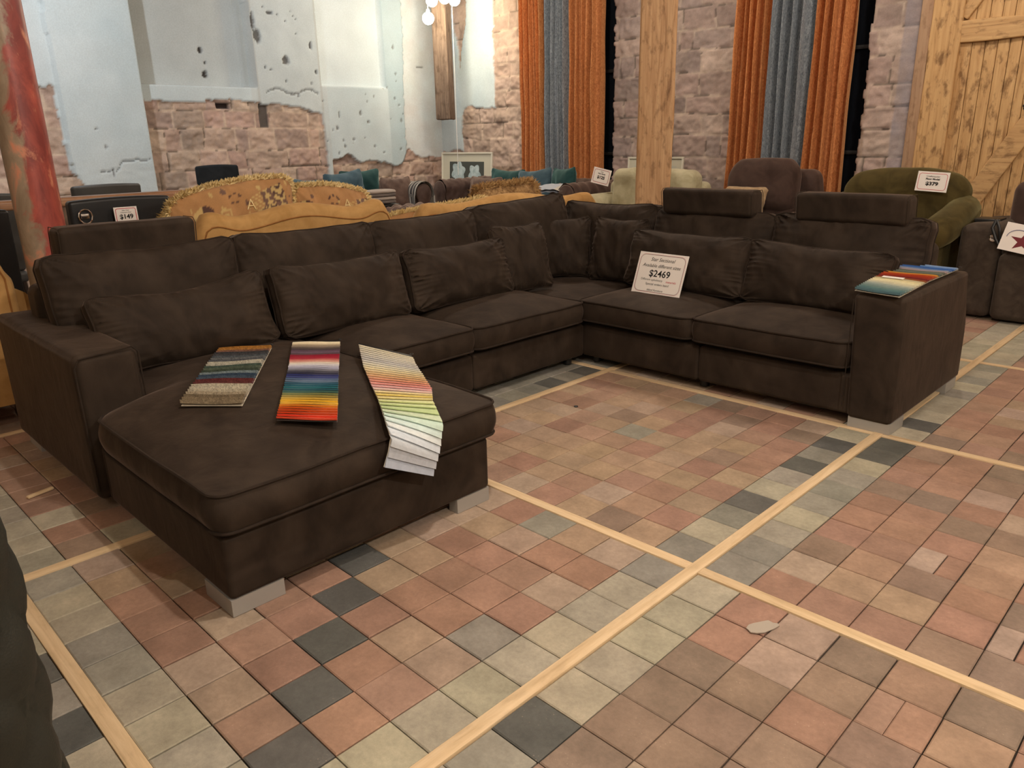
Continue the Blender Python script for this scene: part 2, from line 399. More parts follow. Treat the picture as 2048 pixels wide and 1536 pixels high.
def cushion(w2, h, t, edge=0.03, ear=0.03, sag=0.01, seed=0.0, pleat=0.006, slump=0.0, nu=76, nv=64, mat=None, colf=None):
    m = M(); outline, depth = cushion_geom(w2, h, t, edge, ear, sag, seed, pleat, slump)
    def pt(i, j, side):
        a = i * 2 - 1; b = j * 2 - 1
        a = math.copysign(1 - (1 - abs(a)) ** 1.25, a); b = math.copysign(1 - (1 - abs(b)) ** 1.25, b)
        x, z = outline(a, b); return (x, side * depth(a, b, side), z), a, b
    for side in (-1, 1):
        m.grid(nu, nv, lambda i, j: pt(i, j, side)[0], mat, flip=(side > 0), col=(lambda i, j: colf(pt(i, j, side)[1] * w2 / 2, (pt(i, j, side)[2] + 1) * h / 2)) if colf else None)
    rims = {}
    for side in (-1, 1):
        path = [pt(i / nu, 0, side)[0] for i in range(nu)] + [pt(1, j / nv, side)[0] for j in range(nv)] + \
               [pt(1 - i / nu, 1, side)[0] for i in range(nu)] + [pt(0, 1 - j / nv, side)[0] for j in range(nv)]
        rims[side] = path
    n = len(rims[1])
    # gusset between the two seams
    vs = []
    for k in range(5):
        f = k / 4
        for i in range(n):
            a = Vector(rims[-1][i]); b = Vector(rims[1][i]); p = a.lerp(b, f)
            c = Vector((0, 0, h / 2)); d = Vector((p.x, 0, p.z)) - c; d.normalize()
            vs.append(p + d * (0.006 * math.sin(PI * f)) * (1 if edge > 0.01 else 0))
    fs = [(k * n + i, (k + 1) * n + i, (k + 1) * n + (i + 1) % n, k * n + (i + 1) % n) for k in range(4) for i in range(n)]
    m.add(vs, fs, mat, (0.35, 0.2, 0.07) if colf else None)
    return m, rims
def soft_pillow(name, mat, pmat, w2, h, t, loc, rz, lean, label=None, cat=None, group=None, parent=None, edge=0.03, pr=0.0055, roll=0.0, **k):
    m, rims = cushion(w2, h, t, edge=edge, **k)
    o = m.build(name, mat, parent, sharp=70)
    o.location = loc
    o.rotation_euler = (Matrix.Rotation(rz, 3, 'Z') @ Matrix.Rotation(lean, 3, 'X') @ Matrix.Rotation(roll, 3, 'Y')).to_euler()
    if label: tag(o, label, cat, group)
    if pmat is not None:
        p = M(); p.tube(rims[-1], pr, 6, True)
        if edge > 0.01: p.tube(rims[1], pr, 6, True)
        p.build('piping', pmat, o)
    return o

def seat_cushion(x0, x1, y0, y1, z0, z1, crown, rc, parent, off, seed=0.0, warp=None, bulge=0.012, name='seat_cushion', mat=None, pmat=None, piping=True, nu=34):
    """boxed cushion with rounded plan corners, crowned top, piping on its upper and lower edges"""
    mat = mat or VELVET; pmat = pmat or PIPING
    m = M(); cx, cy = (x0 + x1) / 2, (y0 + y1) / 2; hx, hy = (x1 - x0) / 2, (y1 - y0) / 2
    ne = 0.022
    def plan(a, b):  # a,b in -1..1 -> rounded rect
        x, y = a * hx, b * hy
        ix, iy = hx - rc, hy - rc
        if abs(x) > ix and abs(y) > iy:
            p, q = (abs(x) - ix) / rc, (abs(y) - iy) / rc
            l = math.hypot(p, q); mm = max(p, q); s2 = mm / l if l > 0 else 1
            x = math.copysign(ix + p * s2 * rc, x); y = math.copysign(iy + q * s2 * rc, y)
        x += cx; y += cy
        if warp: x, y = warp(x, y)
        return x, y
    def topz(a, b):
        e = (max(0, 1 - abs(a) ** 2.4) ** 0.75) * (max(0, 1 - abs(b) ** 2.4) ** 0.75)
        x, y = a * hx + cx, b * hy + cy
        return z1 + crown * e + 0.010 * nz(x * 2.6 + seed, y * 2.6) * e + 0.004 * nz(x * 7 + seed, y * 7) * min(1, e * 2) + edgew(a, b)
    def edgew(a, b):
        x, y = a * hx + cx, b * hy + cy
        return 0.007 * nz(x * 3 + seed, y * 3, 4.4)
    def sp(t): 
        a = t * 2 - 1; return math.copysign(1 - (1 - abs(a)) ** 1.35, a)
    m.grid(nu, nu, lambda i, j: (*plan(sp(i), sp(j)), topz(sp(i), sp(j))))
    m.grid(nu, nu, lambda i, j: (*plan(sp(i), sp(j)), z0 - 0.004 + edgew(sp(i), sp(j)) * 0.5), flip=True)
    ring = [(i / nu * 2 - 1, -1) for i in range(nu)] + [(1, j / nu * 2 - 1) for j in range(nu)] + [(1 - i / nu * 2, 1) for i in range(nu)] + [(-1, 1 - j / nu * 2) for j in range(nu)]
    ring = [(math.copysign(1 - (1 - abs(a)) ** 1.35, a), math.copysign(1 - (1 - abs(b)) ** 1.35, b)) for a, b in ring]
    n = len(ring); vs = []; K = 8
    base = [plan(a, b) for a, b in ring]
    nrm = []
    for i in range(n):
        p, q = base[i - 1], base[(i + 1) % n]; tx, ty = q[0] - p[0], q[1] - p[1]; l = math.hypot(tx, ty) or 1
        nrm.append((ty / l, -tx / l))
    for k in range(K + 1):
        f = k / K
        for i in range(n):
            a, b = ring[i]
            zt = topz(a, b); zb = z0 - 0.004 + edgew(a, b) * 0.5
            bl = bulge * math.sin(PI * f) + 0.003 * math.sin(i * 1.1 + seed) * math.sin(PI * f) * (1 if nz(i * .13, seed) > 0 else 0)
            vs.append((base[i][0] + nrm[i][0] * bl, base[i][1] + nrm[i][1] * bl, lerp(zb, zt, f)))
    fs = [(k * n + i, k * n + (i + 1) % n, (k + 1) * n + (i + 1) % n, (k + 1) * n + i) for k in range(K) for i in range(n)]
    m.add(vs, fs)
    o = m.build(name, mat, parent, off, sharp=60)
    if piping:
        p = M()
        p.tube([(base[i][0] + nrm[i][0] * 0.004, base[i][1] + nrm[i][1] * 0.004, topz(*ring[i]) + 0.001) for i in range(n)], 0.0058, 6, True)
        p.tube([(base[i][0] + nrm[i][0] * 0.004, base[i][1] + nrm[i][1] * 0.004, z0 - 0.004 + edgew(*ring[i]) * 0.5) for i in range(n)], 0.0058, 6, True)
        p.build('piping', pmat, o, off)
    return o

def text_mesh(body, size, mat, parent, x, z, y=-0.002, shear=0.0, bold=0.0, align='CENTER', sx=1.0, name='lettering', ex=0.0004):
    cu = bpy.data.curves.new('lettering', 'FONT'); cu.body = body; cu.size = size; cu.align_x = align; cu.align_y = 'CENTER'
    cu.shear = shear; cu.offset = bold; cu.extrude = ex; cu.resolution_u = 3
    tmp = bpy.data.objects.new('lettering_curve', cu)
    COL.objects.link(tmp)
    me = bpy.data.meshes.new_from_object(tmp.evaluated_get(bpy.context.evaluated_depsgraph_get()))
    bpy.data.objects.remove(tmp); bpy.data.curves.remove(cu)
    me.transform(Matrix.Translation((x, y, z)) @ rot('X', PI / 2) @ Matrix.Diagonal((sx, 1, 1, 1)))
    me.materials.clear(); me.materials.append(mat)
    o = bpy.data.objects.new(name, me); COL.objects.link(o); o.parent = parent
    return o
def ring_border(w2, h, r, t, y, x0=0, z0=0):
    """rounded rectangle outline in the x,z plane centred at x0, z0"""
    def path(w3, h3, rr):
        P = []
        for (sx, sz, a0) in ((1, 1, 0), (-1, 1, 90), (-1, -1, 180), (1, -1, 270)):
            for k in range(7):
                a = math.radians(a0 + 15 * k)
                P.append((x0 + sx * (w3 / 2 - rr) + rr * math.cos(a), y, z0 + sz * (h3 / 2 - rr) + rr * math.sin(a)))
        return P
    A = path(w2, h, r); B = path(w2 - 2 * t, h - 2 * t, max(0.001, r - t)); n = len(A)
    m = M(); m.add(A + B, [(i, (i + 1) % n, n + (i + 1) % n, n + i) for i in range(n)]); return m
def sign(name, label, w2, h, loc, rotm, lines, group=None, borders=((0.014, 0.0022, REDINK),)):
    o = thing(name, label, 'sign', (0, 0, 0), 0, group)
    o.matrix_world = Matrix.Translation(loc) @ rotm
    m = M(); m.box(-w2 / 2, w2 / 2, -0.0012, 0.0012, 0, h, 0); m.build('card', CARD, o)
    for ins, t, mt in borders:
        ring_border(w2 - 2 * ins, h - 2 * ins, min(w2, h) * 0.13, t, -0.0018, 0, h / 2).build('printed_border', mt, o)
    for (body, size, mt, x, z, sh, bo, sx) in lines:
        text_mesh(body, size, mt, o, x, z, -0.0018, sh, bo, sx=sx)
    return o

# ================================================================== FLOOR
TS = 0.16; SW = 0.2804  # paver size (m), wooden strip width (in pavers)
PER = 10 + SW
RED = [(0.330, 0.178, 0.128), (0.355, 0.198, 0.142), (0.310, 0.170, 0.125), (0.340, 0.205, 0.148), (0.300, 0.165, 0.120)]
TAN = [(0.375, 0.265, 0.175), (0.390, 0.275, 0.180), (0.350, 0.255, 0.175), (0.380, 0.245, 0.170)]
BRN = [(0.235, 0.160, 0.120), (0.255, 0.172, 0.128), (0.215, 0.155, 0.120)]
LGREY = [(0.400, 0.385, 0.300), (0.380, 0.370, 0.290), (0.420, 0.400, 0.310), (0.365, 0.355, 0.285)]
MGREY = [(0.275, 0.275, 0.240), (0.300, 0.298, 0.255), (0.250, 0.252, 0.225)]
DGRY = [(0.115, 0.115, 0.106), (0.130, 0.129, 0.118), (0.105, 0.107, 0.100)]
BLUEG = [(0.225, 0.235, 0.210), (0.250, 0.258, 0.230), (0.205, 0.218, 0.198)]
PALE = [(0.385, 0.285, 0.225), (0.39, 0.30, 0.24)]
def jit(c, a=0.06):
    if c[0] > .2: c = mix3(c, (0.350, 0.285, 0.215), 0.24)
    k = 1 + R.uniform(-a, a); return (c[0] * k, c[1] * k * (1 + R.uniform(-0.02, 0.02)), c[2] * k * (1 + R.uniform(-0.03, 0.03)))
# bays: index b covers [start, start+10] pavers, then a strip; strip starts where bay ends
def bays(lo, hi):   # left edges of the bays, in paver units; strip 'A'/'B' occupies [0, SW]
    out = []; k = -8
    while True:
        s0 = SW + k * PER
        if s0 > hi: break
        if s0 + PER > lo: out.append((k, s0))
        k += 1
    return out
UL, UH, VL, VH = -58, 30, -24, 38
DARKSET = {(-6, -5), (-5, -6), (-4, -7), (-3, -8), (-2, -9)}      # diagonal run of dark pavers (u cell, v cell counted from the strips)
AL = {0: BLUEG, 1: LGREY, 2: BLUEG, 3: DGRY, 4: LGREY, 5: MGREY, 6: DGRY, 7: BLUEG, 8: DGRY, 9: LGREY, 10: MGREY, 11: LGREY}
AR = {0: BLUEG, 1: BLUEG, 2: MGREY, 3: LGREY, 4: MGREY, 5: BLUEG, 6: MGREY, 7: LGREY, 8: DGRY, 9: DGRY}
fm = M()
def paver(x0, x1, y0, y1, col):
    g = R.uniform(0.0006, 0.0018) + (0.0008 if (x0 > 0 or y0 < -.6) and R.random() < .3 else 0); z = -abs(R.gauss(0, 0.0009)); b = 0.0035
    x0 += g + R.uniform(0, .0007); x1 -= g + R.uniform(0, .0007); y0 += g; y1 -= g
    tl = [R.uniform(-.0007, .0007) for _ in range(4)]
    P = [(x0, y0), (x1, y0), (x1, y1), (x0, y1)]; I = [(x0 + b, y0 + b), (x1 - b, y0 + b), (x1 - b, y1 - b), (x0 + b, y1 - b)]
    vs = [(p[0], p[1], -0.02) for p in P] + [(p[0], p[1], z - 0.0028) for p in P] + [(p[0], p[1], z + tl[i]) for i, p in enumerate(I)]
    fs = [(8, 9, 10, 11)]
    for i in range(4):
        j = (i + 1) % 4
        fs += [(i, j, 4 + j, 4 + i), (4 + i, 4 + j, 8 + j, 8 + i)]
    fm.add(vs, fs, None, col)
for ku, su in bays(UL, UH):
    for kv, sv in bays(VL, VH):
        for i in range(10):
            for j in range(10):
                u, v = su + i, sv + j
                ci = i - 10 if ku == -1 else i     # cells left of the main strip count -10..-1
                cj = j - 10 if kv == -1 else j
                c = None
                red_side = ku >= 0
                if ku == -1 and i == 9:      # left neighbour column of the main strip
                    pal = AL.get(j, LGREY) if kv == 0 else (BLUEG if (kv == -1 and j == 9) else LGREY)
                elif ku == 0 and i == 0:
                    pal = AR.get(j, LGREY) if kv == 0 else (DGRY if (kv == -1 and j == 4) else (MGREY if (kv == -1 and j == 3) else LGREY))
                    if kv == 1: pal = [LGREY, DGRY, LGREY, LGREY, LGREY, MGREY, LGREY, BLUEG, LGREY, BLUEG][j]
                elif kv == -1 and j == 0:    # the grey row beside the near cross strip
                    pal = {-7: BLUEG, -6: MGREY, -10: MGREY}.get(ci, LGREY) if ku == -1 else R.choice([LGREY, LGREY, MGREY])
                elif kv == -2 and j == 9:
                    pal = {-10: MGREY, -9: MGREY, -8: LGREY, -7: DGRY, -6: MGREY, -5: DGRY}.get(ci, LGREY) if ku == -1 else R.choice([LGREY, MGREY])
                elif ku == -2 and i >= 7:
                    pal = R.choice([BLUEG, BLUEG, DGRY, MGREY]) if kv >= 0 else R.choice([RED, LGREY, BRN, RED])
                elif (ci, cj) in DARKSET and ku == -1 and kv == -1: pal = DGRY
                elif red_side:
                    t = R.random(); pal = RED if t < .62 else (BRN if t < .82 else (TAN if t < .93 else PALE))
                    if kv == -1 and v < -2.5 and R.random() < .55: pal = BRN
                else:
                    t = R.random()
                    if kv >= 0: pal = TAN if t < .52 else (RED if t < .80 else (PALE if t < .90 else (MGREY if t < .95 else BRN)))
                    else: pal = RED if t < .58 else (TAN if t < .80 else (PALE if t < .97 else MGREY))
                c = jit(R.choice(pal))
                x0, y0 = u * TS, v * TS
                if ku == 0 and i > 1 and R.random() < 0.05:     # cut pavers
                    xm = x0 + TS * R.choice([.45, .55])
                    paver(x0, xm, y0, y0 + TS, c); paver(xm, x0 + TS, y0, y0 + TS, jit(R.choice(RED + TAN)))
                else: paver(x0, x0 + TS, y0, y0 + TS, c)
PAVER = attr_mat('clay_and_concrete_pavers', 0.8, 60, 0.13, 0.4, 260, 0.002, 0.16, 9.0, 0.30)
# scattered pale grit on the pavers
nt = PAVER.node_tree; b = [n for n in nt.nodes if n.type == 'BSDF_PRINCIPLED'][0]
tc = [n for n in nt.nodes if n.type == 'TEX_COORD'][0]
vv = N(nt, 'ShaderNodeTexVoronoi', Scale=75.0); nt.links.new(tc.outputs['Object'], vv.inputs['Vector'])
rp = N(nt, 'ShaderNodeValToRGB'); rp.color_ramp.elements[0].position = 0.05; rp.color_ramp.elements[0].color = (1, 1, 1, 1); rp.color_ramp.elements[1].position = 0.16; rp.color_ramp.elements[1].color = (0, 0, 0, 1)
nt.links.new(vv.outputs['Distance'], rp.inputs[0])
n5 = N(nt, 'ShaderNodeTexNoise', Scale=9.0, Detail=3.0); nt.links.new(tc.outputs['Object'], n5.inputs['Vector'])
r5 = N(nt, 'ShaderNodeMapRange'); r5.inputs[1].default_value = 0.50; r5.inputs[2].default_value = 0.72; r5.inputs[3].default_value = 0.04; r5.inputs[4].default_value = 0.6
nt.links.new(n5.outputs[0], r5.inputs[0])
m5 = N(nt, 'ShaderNodeMath', operation='MULTIPLY'); nt.links.new(rp.outputs[0], m5.inputs[0]); nt.links.new(r5.outputs[0], m5.inputs[1])
mx = N(nt, 'ShaderNodeMix', data_type='RGBA'); src = b.inputs['Base Color'].links[0].from_socket
nt.links.new(m5.outputs[0], mx.inputs[0]); nt.links.new(src, mx.inputs[6]); mx.inputs[7].default_value = (0.62, 0.48, 0.36, 1)
nt.links.new(mx.outputs[2], b.inputs['Base Color'])
tag(fm.build('floor', PAVER, smooth=False), kind='structure')
g = M(); g.box(-9.4, 5, -4.2, 6.6, -0.12, -0.009); tag(g.build('floor', plain('dark_sand_bed', (0.035, 0.028, 0.022), 0.95), smooth=False), kind='structure')
k = 1
def strip(x0, x1, y0, y1, mt, z=0.003):
    global k
    m = M(); m.box(x0, x1, y0, y1, -0.02, z, 0.0015, 1); tag(m.build('trim_%d' % k, mt), kind='structure'); k += 1
S = SW * TS; PT = PER * TS
for a in (-5, -4, -3, -2, -1, 0, 1):
    strip(a * PT + 0.0005, a * PT + S - 0.0005, -4.0, 6.0, PLY, 0.004)
vst = [b_ * PT for b_ in (-2, -1, 0, 1, 2, 3)]
ust = [a * PT for a in (-6, -5, -4, -3, -2, -1, 0, 1, 2)]
for y in vst:
    for a, b_ in zip(ust[:-1], ust[1:]):
        if b_ > -8.4 and a < 4: strip(a + S, b_, y + 0.0005, y + S - 0.0005, PLYX, 0.0025)

# ================================================================== STONE AND PLASTER WALLS
SRED = [(0.43, 0.31, 0.25), (0.48, 0.36, 0.29), (0.40, 0.28, 0.235), (0.46, 0.34, 0.28), (0.37, 0.275, 0.235), (0.50, 0.39, 0.31), (0.35, 0.275, 0.225)]
SPUR = [(0.37, 0.285, 0.255), (0.41, 0.32, 0.28), (0.34, 0.265, 0.24), (0.43, 0.345, 0.30), (0.38, 0.29, 0.26), (0.33, 0.265, 0.245)]
class Stones:
    def __init__(s, seed, pal, mort, u0, u1, zt=4.2, hmin=.19, hmax=.27):
        q = random.Random(seed); s.rows = []; z = 0.0; s.mort = mort
        while z < zt:
            h = q.uniform(hmin, hmax); cells = []; u = u0 - q.uniform(0, .4)
            while u < u1:
                l = q.choice([q.uniform(.16, .3), q.uniform(.28, .5), q.uniform(.35, .6)])
                cells.append((u, u + l, q.choice(pal), q.uniform(-.012, .016), q.uniform(.88, 1.12), q.uniform(-.01, .01))); u += l
            s.rows.append((z, z + h, cells)); z += h
        s.off = seed * 3.1
    def at(s, u, z):
        wz = z + 0.020 * nz(u * 1.3, z * 1.0, s.off) + 0.010 * nz(u * 5, z * 5, s.off)
        wu = u + 0.022 * nz(u * 4, z * 4, s.off + 5)
        for z0, z1, cells in s.rows:
            if z0 <= wz < z1:
                for (a, b, c, dh, k, tz) in cells:
                    if a <= wu < b:
                        d = min(wu - a, b - wu, wz - z0 + tz * 0, z1 - wz)
                        r = sstep(0.001, 0.016, d)
                        rough = 0.026 * fbm(u * 6, z * 8, s.off) + 0.013 * fbm(u * 19, z * 22, s.off)
                        h = r * (0.011 + dh * .8 + rough * .95) + (1 - r) * (0.004 + 0.008 * nz(u * 9, z * 9))
                        kk = k * (1 + 0.22 * fbm(u * 5, z * 6, s.off + 3) + 0.10 * nz(u * 30, z * 30))
                        col = mix3(s.mort, tuple(x * kk for x in c), sstep(0.0, 0.016, d + 0.014 * nz(u * 11, z * 11, s.off)) * .9 + .1 * (nz(u * 3, z * 3) > 0))
                        if d < .0055 and nz(u * 5, z * 5, s.off + 8) > .06: col = tuple(x * .42 for x in col); h -= .016
                        return h, col
        return 0.0, s.mort
def heightwall(name, u0, u1, res, fn, mapper, zlo=0.5, zhi=3.62):
    nu = int((u1 - u0) / res); zs = [0.0, 0.25] + [zlo + res * i for i in range(int((zhi - zlo) / res))] + [zhi + .2, 4.0]
    vs = []; cs = []
    for z in zs:
        for i in range(nu + 1):
            u = u0 + (u1 - u0) * i / nu; h, c = fn(u, z); vs.append(mapper(u, h, z)); cs.append(c)
    W = nu + 1
    fs = [(j * W + i, j * W + i + 1, (j + 1) * W + i + 1, (j + 1) * W + i) for j in range(len(zs) - 1) for i in range(nu)]
    m = M(); m.add(vs, fs, None, cs)
    return tag(m.build(name, WALLM, None, sharp=180), kind='structure')
WALLM = attr_mat('stone_and_plaster', 0.88, 70, 0.09, 0.35, 90, 0.004, 0.05, 3.0, 0.2)
WHITE = (0.61, 0.68, 0.70); PBLUE = (0.40, 0.51, 0.56); PGREY = (0.44, 0.50, 0.52)

PITS = [(3.02, 2.84, .022, .13), (3.06, 2.68, .05, .09), (3.42, 2.42, .05, .06), (2.42, 2.23, .035, .05), (2.40, 2.50, .03, .04), (2.44, 2.36, .015, .02), (3.26, 2.96, .06, .018), (3.80, 2.62, .02, .05), (3.85, 2.30, .02, .03),
        (4.15, 1.78, .012, .05), (4.5, 1.80, .02, .04), (4.62, 1.68, .03, .02), (4.1, 1.60, .02, .03), (4.35, 1.45, .022, .02), (4.7, 1.35, .02, .02), (4.2, 1.36, .02, .03), (4.62, 1.95, .012, .015), (5.13, 2.68, .02, .04), (5.15, 2.33, .02, .02), (5.1, 2.0, .02, .025), (5.2, 1.7, .018, .03), (5.16, 1.3, .02, .02), (1.02, 1.42, .015, .02), (1.05, 1.15, .012, .05), (.95, 1.60, .02, .012), (3.55, 2.0, .02, .015), (3.2, 2.3, .012, .012), (3.6, 2.75, .012, .012), (5.62, 2.44, .08, .008)]
q_ = random.Random(5)
for _ in range(26): PITS.append((q_.uniform(3.9, 5.25), q_.uniform(1.2, 2.3), q_.uniform(.006, .016), q_.uniform(.006, .02)))
for _ in range(12): PITS.append((q_.uniform(3.05, 3.9), q_.uniform(2.0, 3.2), q_.uniform(.006, .014), q_.uniform(.006, .018)))
def pits(u, z):
    d = 0
    for (a, b_, ra, rb) in PITS:
        if abs(u - a) < ra * 2 and abs(z - b_) < rb * 2:
            k_ = 1 - ((u - a) / ra) ** 2 - ((z - b_) / rb) ** 2 + 0.5 * nz(u * 40, z * 40)
            if k_ > 0: d = max(d, min(1, k_ * 2))
    return d
st_left = Stones(3, SRED, (0.56, 0.44, 0.34), -3.0, 7.0)
def fn_left(y, z):
    e = 0.055 * fbm(y * 3, z * 3, 1.0) + 0.02 * nz(y * 14, z * 14)
    if y < 1.50:                       # chimney breast
        base = 0.26 if y > 0.66 + .02 * nz(z * 4, 3) else 0.215
        # bare stone: left of the breast low down, and a ragged patch at its foot
        stone = (y < 0.12 + e * 2 and z < 1.9 + e) or (0.45 < y + e * .5 < 0.635 + 0.13 * sstep(1.25, 0.95, z) and z < 2.0 + e * 2) or (y < 0.5 and z < 1.0 + e * 2) or (0.6 < y < 1.5 and z < 0.76 + e)
        if stone:
            h, c = st_left.at(y, z); return base - 0.035 + h, c
        c = mix3(PBLUE, WHITE, 0.62 + 0.3 * fbm(y * 1.2, z * 1.1, 5))
        # raised old coat below a crack
        crack = abs(z - (1.17 + 0.10 * sstep(1.08, 1.18, y) + 0.02 * nz(y * 14, 1))); h = base + 0.004 * fbm(y * 3, z * 3)
        if 0.92 < y < 1.46 and crack < 0.008 + .004 * nz(y * 30, 4): h -= 0.02; c = mix3(c, (0.12, 0.12, 0.12), .7)
        if z < 1.17: h += 0.006 * nz(y * 9, z * 15)
        p = pits(y, z)
        return h - 0.02 * p, mix3(c, (0.16, 0.15, 0.14), p * 0.8)
    if y < 1.53: return lerp(0.26, 0.0, (y - 1.50) / 0.03), PGREY
    # lower walls of the niches, piers and the corner
    niche1 = 1.53 <= y < 2.98 + e * 0.4 and z > 2.085
    niche2 = 3.92 + e * 0.2 <= y < 4.96 and z > 2.14
    if niche1:
        f = sstep(2.98, 2.72, y); c = mix3(PGREY, (0.44, 0.475, 0.475), .6)
        hh = -0.16 * (1 if y < 2.9 else 0.8)
        if 2.72 < y: c = mix3(c, PGREY, .7)
        p = pits(y, z)
        return hh + 0.002 * fbm(y * 4, z * 4) - .03 * p, mix3(c, (0.05, 0.045, 0.04), p)
    if niche2:
        return -0.07 + 0.002 * fbm(y * 4, z * 4), mix3(WHITE, PBLUE, 0.12 + 0.1 * fbm(y, z))
    if y < 3.98:
        edge = 1.90 - 0.02 * sstep(2.6, 3.2, y) + (0.03 if 2.3 < y < 3.0 else 0) - 0.07 * sstep(3.35, 3.9, y) + e * 0.6
        if z < edge and y < 3.90 + e * 0.5:
            h, c = st_left.at(y, z)
            if 2.98 < y < 3.10 and 1.62 < z < 1.90: return -0.02, (0.10, 0.085, 0.075)     # rusty iron plate set in the stones
            if 2.44 < y < 2.60 and 1.83 < z < 1.91: return -0.08, (0.04, 0.03, 0.03)       # putlog hole
            return h - 0.01, c
        c = mix3(PGREY, WHITE, 0.25 + .3 * fbm(y * 2, z * 2)) if y > 2.9 else mix3(PBLUE, WHITE, 0.6)
        h = 0.03 + 0.004 * fbm(y * 4, z * 4)
        if y > 2.95:
            cr = abs(z - (2.05 + 0.03 * math.sin(y * 14) + .015 * nz(y * 20, 2)))
            if cr < .010 and 3.1 < y < 3.85: h -= 0.022; c = mix3(c, (0.15, 0.15, 0.14), .75)
            c = mix3(c, (0.38, 0.38, 0.36), .4 * sstep(0.75, 1, sstep(0.02, 0.0, min(abs(y - 3.0), abs(y - 3.9)) - .01)))
        p = pits(y, z)
        return h - .03 * p, mix3(c, (0.09, 0.085, 0.08), p * 0.9)
    # right part: bluish plaster over rubble
    edge = 1.19 + 0.06 * fbm(y * 3, 0.3, 8) + e * .5 - 0.10 * sstep(4.4, 5.0, y) + 0.22 * math.exp(-((y - 5.32) / .10) ** 2) + 0.10 * sstep(5.3, 5.5, y) + .05 * math.exp(-((y - 4.25) / .08) ** 2)
    if z < edge:
        h, c = st_left.at(y, z); return h - 0.02, c
    er = 5.26 + 0.06 * sstep(1.6, 3.2, z) + 0.02 * nz(z * 9, 2) + 0.01 * nz(z * 33, 2)
    if y < er:
        c = mix3(PBLUE, PGREY, .4 + .4 * fbm(y * 2, z * 2)); h = 0.030
        if y > 4.96 and z > 2.1: c = mix3(PBLUE, c, .6)
        if y < 4.98 and z < 2.14: c = mix3(c, WHITE, .38 + .3 * fbm(y * 1.5, z * 1.5, 3))
        if z > 1.19 and z < edge + .012: c = (0.33, 0.30, 0.27)
    else:
        c = mix3(WHITE, (0.55, 0.53, 0.52), .35 + .5 * fbm(y * 3, z * 3, 2)); h = 0.008 + 0.008 * sstep(0.05, 0, abs(y - er)) * nz(y * 40, z * 40)
    h += 0.004 * fbm(y * 3, z * 3); p = pits(y, z)
    return h - .02 * p, mix3(c, (0.17, 0.17, 0.16), p * .85)
LX, RY = -8.2, 6.0
heightwall('wall_left', -0.6, 6.05, 0.017, fn_left, lambda u, h, z: (LX + h, u, z))

st_right = Stones(11, SPUR, (0.50, 0.41, 0.34), -9.0, 2.0)
st_rc = Stones(17, [(0.44, 0.32, 0.26), (0.48, 0.36, 0.30), (0.40, 0.30, 0.245), (0.46, 0.345, 0.28)], (0.54, 0.42, 0.33), -9.0, 2.0, hmin=.16, hmax=.25)
def fn_right(x, z):
    e = 0.05 * fbm(x * 3, z * 3, 21.0) + 0.02 * nz(x * 14, z * 14)
    # window recesses behind the two pairs of curtains
    for (a, b_) in ((-6.25, -4.93), (-3.12, -1.90)):
        if a < x < b_ + 0.02 * nz(z * 7, a): return -0.34, (0.10, 0.085, 0.08)
    if x < -7.02 + e * .6 and z > 1.83 + e - 0.10 * sstep(-7.45, -7.75, x) + .08 * math.exp(-((x + 7.6) / .10) ** 2):
        wedge = abs(x + 7.72) < 0.17 * sstep(2.42, 3.2, z) + e * .4 and z > 2.42
        if wedge:
            h, c = st_rc.at(x, z); return h - 0.02, c
        c = mix3(WHITE, PBLUE, 0.40 + 0.3 * fbm(x * 2, z * 1.5, 4)); return 0.022 + .003 * fbm(x * 4, z * 4), c
    if x < -7.72 + e * .4 and z > 1.25 + e: return 0.022, mix3(PGREY, WHITE, .3)
    if x < -6.35:
        h, c = st_rc.at(x, z); return h - 0.006, c
    if x > -1.60: # narrow lime-washed edge beside the door
        h, c = st_right.at(x, z); return h * .6, mix3(c, (0.30, 0.29, 0.34), .5 + .3 * nz(x * 9, z * 6))
    h, c = st_right.at(x, z)
    k_ = sstep(-6.4, -4.5, x) * 0.35
    return h, mix3(mix3(c, (0.40, 0.29, 0.23), .35), c, k_ + .65)
heightwall('wall_right', -8.25, -1.44, 0.017, fn_right, lambda u, h, z: (u, RY - h, z))
PLAST = plain('cream_plaster', (0.50, 0.44, 0.36), 0.9)
def slab(name, a, mt=None):
    m = M(); m.box(*a); return tag(m.build(name, mt or PLAST, smooth=False), kind='structure')
slab('wall_right_backing', (-8.5, 5.2, 6.36, 6.5, 0, 4.0)).name = 'wall_back'
slab('wall_right', (1.6, 5.2, 6.0, 6.36, 0, 4.0))
slab('wall_left', (-8.5, -7.93, -4.2, -0.6, 0, 4.0))
slab('wall_front', (5.05, 5.2, -4.2, 6.4, 0, 4.0))
slab('wall_near', (-8.5, 5.2, -4.35, -4.2, 0, 4.0))
slab('ceiling', (-8.6, 5.2, -4.4, 6.5, 3.95, 4.1), wood('ceiling_boards', (0.30, 0.20, 0.12), (0.40, 0.28, 0.18), (0.15, 0.09, 0.05), 'X'))
for n_, a_ in (('window_1', (-6.25, -4.93)), ('window_2', (-3.12, -1.90))):
    o = slab(n_, (a_[0], a_[1], 6.30, 6.335, 0, 3.94), plain('night_window_glass', (0.01, 0.012, 0.016), 0.08))
    f = M()
    for x_ in (a_[0] + .03, (a_[0] + a_[1]) / 2, a_[1] - .03): f.box(x_ - .03, x_ + .03, 6.25, 6.3, 0.3, 3.94, .005, 1)
    for z_ in (1.2, 2.2, 3.2): f.box(a_[0], a_[1], 6.255, 6.295, z_ - .02, z_ + .02, .005, 1)
    f.build('window_frame', plain('dark_window_frame', (0.02, 0.016, 0.014), 0.5), o)

